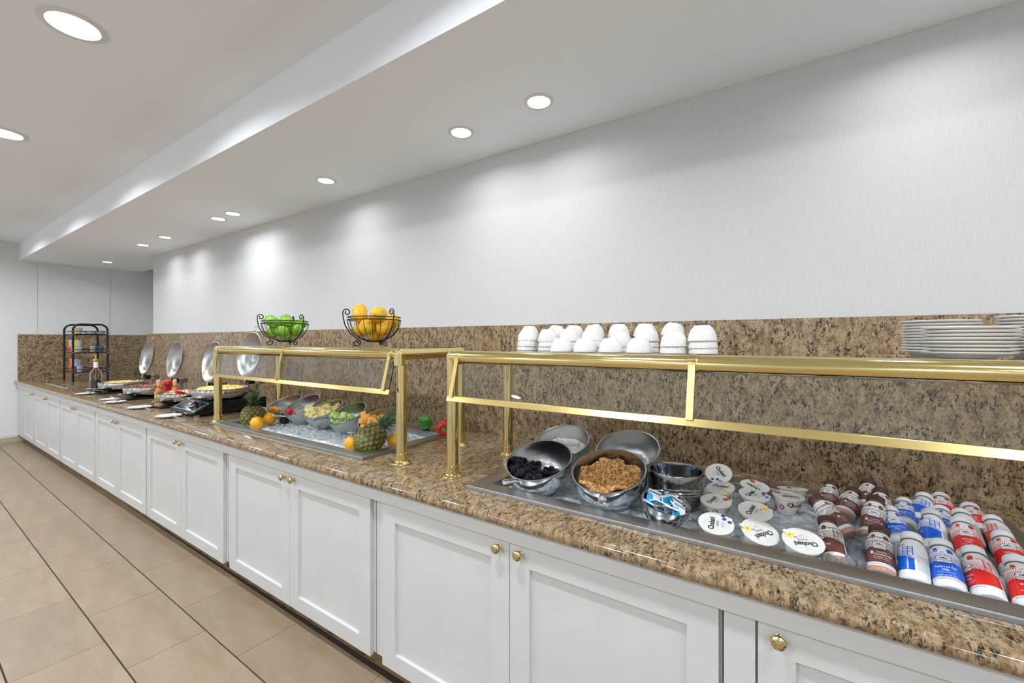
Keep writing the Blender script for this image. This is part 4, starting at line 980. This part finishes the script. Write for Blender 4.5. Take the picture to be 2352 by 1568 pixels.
# ================================================================ YOGURT CUPS
INK = mat('green_black_ink', (.010, .028, .026), .4); INKG = mat('grey_ink', (.30, .30, .31), .5); INKS = mat('fine_grey_print', (.55, .55, .55), .5)
M_FOIL = mat('cream_foil_lid', (.70, .675, .63), .32); M_FOILW = mat('white_foil_lid', (.82, .82, .83), .30); M_CUP = mat('cream_cup', (.74, .71, .64), .35)
P_RED = mat('strawberry_print', (.66, .035, .02), .4); P_GRN = mat('leaf_print', (.08, .22, .05), .4); P_BLU = mat('blueberry_print', (.025, .08, .32), .4); P_BLU2 = mat('blueberry_shade', (.01, .03, .14), .4)
P_YEL = mat('vanilla_print', (.92, .66, .10), .4); P_BRN = mat('vanilla_pod_print', (.17, .05, .03), .4)
CUPM = [M_CUP, M_FOIL, INK, INKG, INKS, P_RED, P_GRN, P_BLU, P_BLU2, P_YEL, P_BRN]
LR = .0515
def ell(cx, cy, a, b, rot=0, n=20, z=0): return [(cx+a*cos(t)*cos(rot)-b*sin(t)*sin(rot), cy+a*cos(t)*sin(rot)+b*sin(t)*cos(rot), z) for t in [2*pi*i/n for i in range(n)]]
def yogurt_mesh(flavour):
    body = MB().lathe([(0, -.062), (.034, -.062), (.036, -.060), (.0452, -.006), (.0452, -.0045), (.0505, -.004), (.0512, -.0015), (.0505, 0)], 48)
    # fruit printed round the cup
    rr = random.Random(4)
    def wrap(pts, a0, h0): return [((.0362+(h+.060)*.1667+.0004)*cos(a0+s/.041), (.0362+(h+.060)*.1667+.0004)*sin(a0+s/.041), h) for s, h in [(x, y+h0) for x, y, _ in pts]]
    for k in range(9):
        a0 = k*.70; h0 = -.035+.014*((k % 3)-1)
        if flavour == 'strawberry': body.poly(wrap([(0, -.010, 0), (.007, -.004, 0), (.009, .004, 0), (.004, .008, 0), (-.004, .008, 0), (-.009, .004, 0), (-.007, -.004, 0)], a0, h0), 5); body.poly(wrap([(-.004, .0082, 0), (.004, .0082, 0), (0, .0115, 0)], a0, h0), 6)
        elif flavour == 'blueberry': body.poly(wrap(ell(0, 0, .006, .006, n=12), a0, h0), 7)
        else: body.poly(wrap([(-.008, -.001, 0), (.008, -.001, 0), (.008, .001, 0), (-.008, .001, 0)], a0, h0), 10); body.poly(wrap(ell(0, .002, .004, .004, n=8), a0, h0), 9)
    ts, tf = text2d('Chobani', .020, .012)
    for a0 in (-1.2, 1.9): body.add(wrap([(x, y, 0) for x, y in ts], a0, -.020), tf, 2)
    bm = body.mesh('cup', CUPM, 40)
    lid = MB(); n = 56
    lid.lathe([(0, .0004), (LR, .0004), (LR, .0010), (0, .0010)], n, 1)
    tab = [(LR*cos(R(a)), LR*sin(R(a)), .0007) for a in (-58, -50, -42)]+[(LR*1.09*cos(R(a)), LR*1.09*sin(R(a)), .0007) for a in (-44, -50, -56)]
    lid.poly(tab, 1)
    z = .0014
    ts, tf = text2d('Chobani', .0215, .038)
    lid.add([(x*.80-.003, y*1.08+.012, z) for x, y in ts], tf, 2)
    rr = random.Random(6); x = -.013
    while x < .013:
        w = rr.choice((.0004, .0007, .0011)); lid.poly([(x, -.008, z), (x+w, -.008, z), (x+w, -.0005, z), (x, -.0005, z)], 3); x += w+rr.choice((.0005, .0008))
    for s, yy, sz, mi in (('Non-Fat', .034, .0042, 4), ('Greek Yogurt', .0295, .0036, 4), ('Greek Yogurt', -.0145, .0052, 4), ({'strawberry': 'Strawberry', 'blueberry': 'Blueberry', 'vanilla': 'Vanilla'}[flavour], -.0200, .0052, {'strawberry': 5, 'blueberry': 7, 'vanilla': 5}[flavour]), ('NET WT 5.3 OZ (150g)', -.0265, .0032, 4)):
        a, b = text2d(s, sz, 0); lid.add([(p-.002, q+yy, z) for p, q in a], b, mi)
    if flavour == 'strawberry':
        c = (.030, -.024); T = Matrix.Translation((c[0], c[1], z)) @ Matrix.Rotation(R(-35), 4, 'Z')
        lid.poly([(.0-.013, 0, 0), (-.010, -.008, 0), (-.002, -.010, 0), (.007, -.008, 0), (.0105, -.001, 0), (.008, .007, 0), (-.002, .009, 0), (-.010, .006, 0)], 5, T)
        lid.poly([(.008, -.007, .0002), (.0125, -.009, .0002), (.011, -.003, .0002), (.015, .0, .0002), (.011, .003, .0002), (.012, .008, .0002), (.007, .006, .0002)], 6, T)
    elif flavour == 'blueberry':
        for cx, cy in ((.026, -.022), (.041, -.018), (.016, -.038)):
            lid.poly(ell(cx, cy, .0068, .0066, z=z), 7); lid.poly(ell(cx+.002, cy+.001, .0026, .0022, z=z+.0002, n=10), 8)
    else:
        c = (.027, -.022)
        for a, l in ((150, .020), (135, .017), (-40, .016), (-25, .019)):
            T = Matrix.Translation((c[0], c[1], z)) @ Matrix.Rotation(R(a), 4, 'Z'); lid.poly([(.003, -.0007, 0), (l, -.0012, 0), (l+.002, .0006, 0), (.003, .0009, 0)], 10, T)
        for k in range(6):
            T = Matrix.Translation((c[0], c[1], z+.0002)) @ Matrix.Rotation(R(60*k+20), 4, 'Z'); lid.poly([(.0, 0, 0), (.006, -.0034, 0), (.012, -.0015, 0), (.0145, .0005, 0), (.010, .003, 0), (.005, .003, 0)], 9, T)
        lid.poly(ell(c[0], c[1], .0025, .0025, z=z+.0004, n=10), 10)
    return bm, lid.mesh('foil_lid', CUPM, 40)
YM = {f: yogurt_mesh(f) for f in ('strawberry', 'blueberry', 'vanilla')}
CR, CU, CF = V((cos(R(33.7)), sin(R(33.7)), 0)), V((0, 0, 1)), V((-sin(R(33.7)), cos(R(33.7)), 0))
def yogurt(fl, x, y, z, tl, tx, phi, label):
    t = thing('yogurt_cup', label, 'yogurt', (x, y, z), 0, 'yogurt cups on ice')
    # lid normal leans towards the aisle by tl, sideways by tx
    nrm = V((sin(R(tx)), -sin(R(tl)), cos(R(tl)))).normalized()
    e = (CR-nrm*CR.dot(nrm)).normalized(); f = nrm.cross(e); ex = e*cos(R(phi))+f*sin(R(phi))
    place(t, (x, y, z), frame(nrm, ex))
    link('cup', YM[fl][0], t); link('foil_lid', YM[fl][1], t)
yogurt('blueberry', -.215, 1.482, .944, 17, 3, 62, 'blueberry yogurt cup nearest the steel front rim, left of the others')
yogurt('strawberry', -.246, 1.690, .944, 9, 0, 42, 'strawberry yogurt cup right of the fluted bowl, lid facing up')
yogurt('vanilla', -.252, 1.842, .946, 12, -8, -46, 'vanilla yogurt cup behind the left strawberry one, beside the canister')
yogurt('blueberry', -.278, 1.985, .962, 34, 0, -80, 'blueberry yogurt cup standing steep against the back rim')
yogurt('strawberry', -.143, 1.955, .942, 8, 6, 112, 'strawberry yogurt cup at the back rim, writing turned upwards')
yogurt('blueberry', -.136, 1.830, .946, 6, 6, 40, 'blueberry yogurt cup in the middle of the group')
yogurt('vanilla', -.120, 1.655, .947, 15, 4, 46, 'vanilla yogurt cup in the middle, in front of the blueberry one')
yogurt('strawberry', -.030, 1.885, .947, 0, 4, 172, 'strawberry yogurt cup with strawberries showing on its side')
yogurt('vanilla', -.018, 2.000, .944, -10, -4, 60, 'vanilla yogurt cup seen edge-on behind the strawberry one')
yogurt('vanilla', -.096, 1.500, .940, 20, 12, 196, 'vanilla yogurt cup near the front, writing upside down, left of the frontmost')
yogurt('vanilla', .012, 1.478, .949, 17, 4, 168, 'frontmost vanilla yogurt cup, writing upside down beside the chocolate milk')

# ================================================================ MILK BOTTLES
BR = .0315
BP = [(.0, .0), (.028, .0), (.0312, .004), (.0315, .008), (.0315, .088), (.0300, .100), (.0268, .111), (.0232, .118), (.0218, .122), (.0213, .130)]
def brad(h):
    for (r0, z0), (r1, z1) in zip(BP[3:], BP[4:]):
        if h <= z1: return r0+(r1-r0)*(h-z0)/(z1-z0) if h > z0 else r0
    return BP[-1][0]
M_MILK = mat('milk_bottle_plastic', (.80, .80, .80), .22, coat=.3); M_CHOCB = mat('chocolate_milk_in_plastic', (.47, .27, .19), .2, coat=.3); M_SLV = mat('silver_print', (.62, .63, .66), .25, .3); M_LBLW = mat('label_white', (.80, .79, .80), .25, coat=.3)
BLKI = mat('black_ink', (.012, .014, .016), .35)
def bottle_proto(col, capcol, flavour):
    main = mat(flavour+'_label', col, .22, coat=.4); capm = mat(flavour+'_cap', capcol, .38); 
    ms = [M_MILK if flavour != 'chocolate' else M_CHOCB, main, M_LBLW, BLKI, M_SLV, INKG]
    body = MB().lathe(BP, 48).mesh('bottle', ms[0], 40)
    cap = MB(); cap.lathe([(.0205, .1275), (.0236, .1275), (.0240, .129), (.0240, .1445), (.0232, .1462), (.020, .147), (0, .1472)], 96, lobes=lambda a, z: 1+(.010 if int(round(a/(2*pi/96))) % 2 and z < .1446 else 0)); 
    cap.lathe([(.0216, .1215), (.0232, .1220), (.0232, .1245), (.0216, .1250)], 40, 1)  # neck ring, with the shadow under the cap put into its dark colour
    capm_ = cap.mesh('cap', [capm, mat(flavour+'_ring', (.07, .06, .055), .5)], 40)
    lb = MB(); EPS = .00035
    def w2(s, h, lift=0): r = brad(h)+EPS+lift; a = -pi/2+s/BR; return (r*cos(a), r*sin(a), h)
    def strip(s0, s1, h0, h1, mi, lift=0):
        n = max(1, int(abs(s1-s0)/.004)); m = max(1, int((h1-h0)/.012))
        lb.add([w2(s0+(s1-s0)*i/n, h0+(h1-h0)*j/m, lift) for j in range(m+1) for i in range(n+1)], [(j*(n+1)+i, j*(n+1)+i+1, (j+1)*(n+1)+i+1, (j+1)*(n+1)+i) for j in range(m) for i in range(n)], mi)
    def poly(pts, mi, lift):
        a0, a1 = min(p[0] for p in pts), max(p[0] for p in pts); m = max(1, int((a1-a0)/.0022))
        def span(s):
            hs = []
            for (xa, ya), (xb, yb) in zip(pts, pts[1:]+pts[:1]):
                if min(xa, xb)-1e-9 <= s <= max(xa, xb)+1e-9:
                    hs += [ya, yb] if abs(xb-xa) < 1e-9 else [ya+(yb-ya)*(s-xa)/(xb-xa)]
            return min(hs), max(hs)
        for i in range(m):
            sa, sb = a0+(a1-a0)*i/m, a0+(a1-a0)*(i+1)/m; (la, ha), (lb_, hb) = span(sa), span(sb)
            k = max(1, int((max(ha, hb)-min(la, lb_))/.007))
            for j in range(k):
                f, g_ = j/k, (j+1)/k
                lb.add([w2(sa, la+(ha-la)*f, lift), w2(sb, lb_+(hb-lb_)*f, lift), w2(sb, lb_+(hb-lb_)*g_, lift), w2(sa, la+(ha-la)*g_, lift)], [(0, 1, 2, 3)], mi)
    def txt(s, x, h, size, mi, lift, bold=0, align='CENTER'):
        a, b = text2d(s, size, bold, align); lb.add([w2(p+x, q+h, lift) for p, q in a], b, mi)
    C = 2*pi*BR
    # white field, solid colour band with a curved upper edge
    strip(-C/2, C/2, .014, .1215, 2)
    n = 60
    def hill(s): return .060+.010*cos(s/(C/2)*pi)
    n = 64
    for i in range(n):
        s0 = -C/2+C*i/n; s1 = s0+C/n
        if .30*C < (s0 % C) < .58*C and flavour != 'x' and .022 < 1:   # nutrition panel stays white
            continue
        lb.add([w2(s0, .0235, .0003), w2(s1, .0235, .0003), w2(s1, hill(s1), .0003), w2(s0, hill(s0), .0003)], [(0, 1, 2, 3)], 1)
    # field rows fanning out from the hill
    for k in range(-9, 10):
        if k == 0: continue
        s0 = k*.0032; s1 = k*.0078; h0 = .093-abs(k)*.0006; h1 = hill(s1)-.001
        pts = []
        for q in range(6): f = q/5; pts.append((s0+(s1-s0)*f**1.0-(.0003+.0011*f), h0+(h1-h0)*f**.9))
        for q in range(5, -1, -1): f = q/5; pts.append((s0+(s1-s0)*f+(.0003+.0011*f), h0+(h1-h0)*f**.9))
        for q in range(5): lb.add([w2(*pts[q], .0003), w2(*pts[11-q], .0003), w2(*pts[10-q], .0003), w2(*pts[q+1], .0003)], [(0, 1, 2, 3)], 1)
    # barn, silo, tree and fence line
    for (x0, x1, y0, y1) in ((-.020, -.0185, .094, .104), (-.0115, -.010, .094, .104), (-.0165, -.0135, .094, .101), (-.0185, -.0115, .1015, .1035), (-.003, .003, .095, .0965), (.010, .022, .094, .102)): strip(x0, x1, y0, y1, 1, .0003)
    poly([(-.0215, .103), (-.0085, .103), (-.0105, .1085), (-.015, .1105), (-.0195, .1085)], 1, .0003)
    poly([(.008, .101), (.024, .101), (.022, .107), (.016, .110), (.011, .108)], 1, .0003)
    for y in (.0945, .0985): strip(-.040, -.022, y, y+.0012, 1, .0003); strip(.026, .044, y, y+.0012, 1, .0003)
    # fence on the back, wavy hills
    for y in (.070, .075, .080, .085): strip(C*.19, C*.30, y+.004, y+.0056, 1, .0003)
    for x in (C*.19, C*.245, C*.297): strip(x, x+.0018, .066, .094, 1, .0003)
    for k in range(5): poly([(-C*.36+k*.006, .080), (-C*.36+k*.006+.002, .080), (-C*.36+k*.006+.005, .092), (-C*.36+k*.006+.0045, .092)], 1, .0003)
    # badge
    def badge(a, b, mi, lift): poly([(-a, -b*.55+.0735), (-a*.86, -b*.9+.0735), (0, -b+.0735), (a*.86, -b*.9+.0735), (a, -b*.55+.0735), (a, b*.45+.0735), (a*.84, b*.85+.0735), (0, b+.0735), (-a*.84, b*.85+.0735), (-a, b*.45+.0735)], mi, lift)
    badge(.0155, .0105, 3, .0006); badge(.0148, .0098, 4, .0009); badge(.0138, .0089, 2, .0011)
    txt('WHOLESOME', 0, .0712, .0050, 3, .0013, .006); txt('- FARMS -', 0, .0668, .0028, 3, .0013)
    poly([(-.009, .0752), (.009, .0752), (.0075, .0775), (.003, .0768), (0, .0800), (-.004, .0770), (-.007, .0785)], 3, .0013)
    if flavour == 'chocolate':
        poly([(-.0175+.0042*cos(t), .0515+.0042*sin(t)) for t in [2*pi*i/16 for i in range(16)]], 2, .0006); txt('1%', -.0175, .0515, .0042, 1, .0008, .008)
        txt('Low Fat', .004, .0535, .0066, 2, .0006, 0); txt('Chocolate Milk', .006, .0465, .0066, 2, .0006, 0); txt('Ultra-Pasteurized - 1/2 pt', .001, .0395, .0032, 2, .0006); txt('Vitamin A & D - Grade A', .001, .0345, .0032, 2, .0006)
    elif flavour == 'blue':
        txt('Reduced Fat', 0, .0520, .0086, 2, .0006); txt('Milk', 0, .0430, .0086, 2, .0006); txt('37% Less Fat than Regular Milk', 0, .0365, .0028, 2, .0006)
        txt('2% Milkfat - Vitamin A & D', 0, .0290, .0036, 2, .0006, .006); txt('Grade A - Ultra-Pasteurized', 0, .0252, .0036, 2, .0006, .006)
    else:
        txt('Whole', 0, .0520, .0088, 2, .0006); txt('Milk', 0, .0430, .0088, 2, .0006); txt('Grade A - Vitamin D', 0, .0360, .0034, 2, .0006); txt('Homogenized', 0, .0315, .0034, 2, .0006)
    txt('NET CONTENTS 8 FL OZ (236 mL)', 0, .0186, .0038, 3, .0006, .008)
    # nutrition text block
    for i in range(15): strip(C*.335, C*(.335+rnd.uniform(.11, .16)), .0255+i*.0026, .0262+i*.0026, 5, .0006)
    txt('Nutrition Facts', C*.41, .0665, .0042, 3, .0006, .008)
    return body, capm_, lb.mesh('label', ms, 40)
BOT = {'chocolate': bottle_proto((.125, .040, .030), (.075, .022, .022), 'chocolate'), 'blue': bottle_proto((.0, .095, .56), (.80, .80, .82), 'blue'), 'red': bottle_proto((.66, .012, .008), (.80, .80, .81), 'red')}
def bottle(k, b, ax, spin, label):
    t = thing('milk_bottle', label, 'milk bottle', b, 0, 'small milk bottles on ice')
    a = V(ax).normalized(); cam_ = (V((0, 0, CAMZ))-V(b)); f = (cam_-a*cam_.dot(a)).normalized()   # label front turned to the aisle side
    y = -f; x = y.cross(a)
    m = Matrix(((x.x, y.x, a.x), (x.y, y.y, a.y), (x.z, y.z, a.z))).to_4x4() @ Matrix.Rotation(R(spin), 4, 'Z')
    place(t, b, m)
    for n_, me in zip(('bottle', 'cap', 'label'), BOT[k]): link(n_, me, t)
C_, B_, R_ = 'chocolate', 'blue', 'red'
for k, b, ax, sp, l in [
    (C_, (.186, 1.509, .885), (.06, .80, .60), 0, 'brown-capped chocolate milk bottle at the front, label 1% Low Fat fully visible'),
    (C_, (.090, 1.513, .885), (-.12, .80, .60), -52, 'brown-capped chocolate milk bottle right of the frontmost yogurt, badge turned left'),
    (C_, (.132, 1.705, .905), (-.59, .63, .51), 70, 'chocolate milk bottle leaning far to the left with its brown foot showing'),
    (C_, (.190, 1.735, .900), (.16, .72, .70), 0, 'chocolate milk bottle in the second row behind the front one'),
    (C_, (.130, 1.895, .900), (.28, .86, .42), 12, 'chocolate milk bottle tilted right in the back row, badge upper right'),
    (C_, (.085, 1.935, .897), (.15, .86, .46), -10, 'chocolate milk bottle at the far back left of the milk group'),
    (C_, (.232, 1.900, .900), (.10, .84, .50), 10, 'chocolate milk bottle whose cap peeks behind the second-row one'),
    (C_, (.205, 1.975, .912), (.12, .86, .45), 20, 'chocolate milk bottle at the very back, only cap and neck visible'),
    (B_, (.253, 1.506, .885), (.08, .81, .58), -108, 'white and blue milk bottle at the front showing its nutrition side'),
    (B_, (.320, 1.508, .885), (.03, .84, .54), 0, 'blue milk bottle at the front reading Reduced Fat Milk'),
    (B_, (.262, 1.727, .897), (-.10, .88, .46), 8, 'blue milk bottle leaning left in the second row, badge visible'),
    (B_, (.335, 1.740, .897), (.10, .84, .54), -78, 'blue milk bottle in the second row showing the fence drawing'),
    (B_, (.295, 1.900, .896), (.12, .92, .34), -5, 'blue milk bottle in the back row with badge, left of the one with fence'),
    (B_, (.338, 1.950, .905), (.24, .87, .40), -80, 'blue milk bottle standing highest in the back row'),
    (B_, (.382, 1.872, .896), (.12, .92, .34), 30, 'blue milk bottle squeezed in behind the fence-side one'),
    (R_, (.389, 1.510, .885), (-.01, .86, .50), -48, 'red milk bottle at the front with badge turned to the left'),
    (R_, (.458, 1.502, .885), (.03, .86, .50), 10, 'red milk bottle at the right edge of the photo, frontmost'),
    (R_, (.409, 1.720, .897), (.02, .86, .50), 8, 'red milk bottle in the second row reading Whole'),
    (R_, (.486, 1.690, .893), (.04, .91, .41), 8, 'red milk bottle in the second row near the right edge'),
    (R_, (.440, 1.862, .896), (.04, .92, .36), -95, 'red milk bottle in the back row showing a fence, left one'),
    (R_, (.508, 1.850, .896), (.04, .92, .34), -100, 'red milk bottle in the back row at the right, side turned'),
    (R_, (.405, 1.985, .910), (.12, .90, .34), 0, 'white-capped milk bottle at the back right, mostly hidden'),
    (R_, (.478, 1.945, .905), (.06, .92, .30), 0, 'white-capped milk bottle at the very back next to the bare steel rim')]:
    bottle(k, b, ax, sp, l)
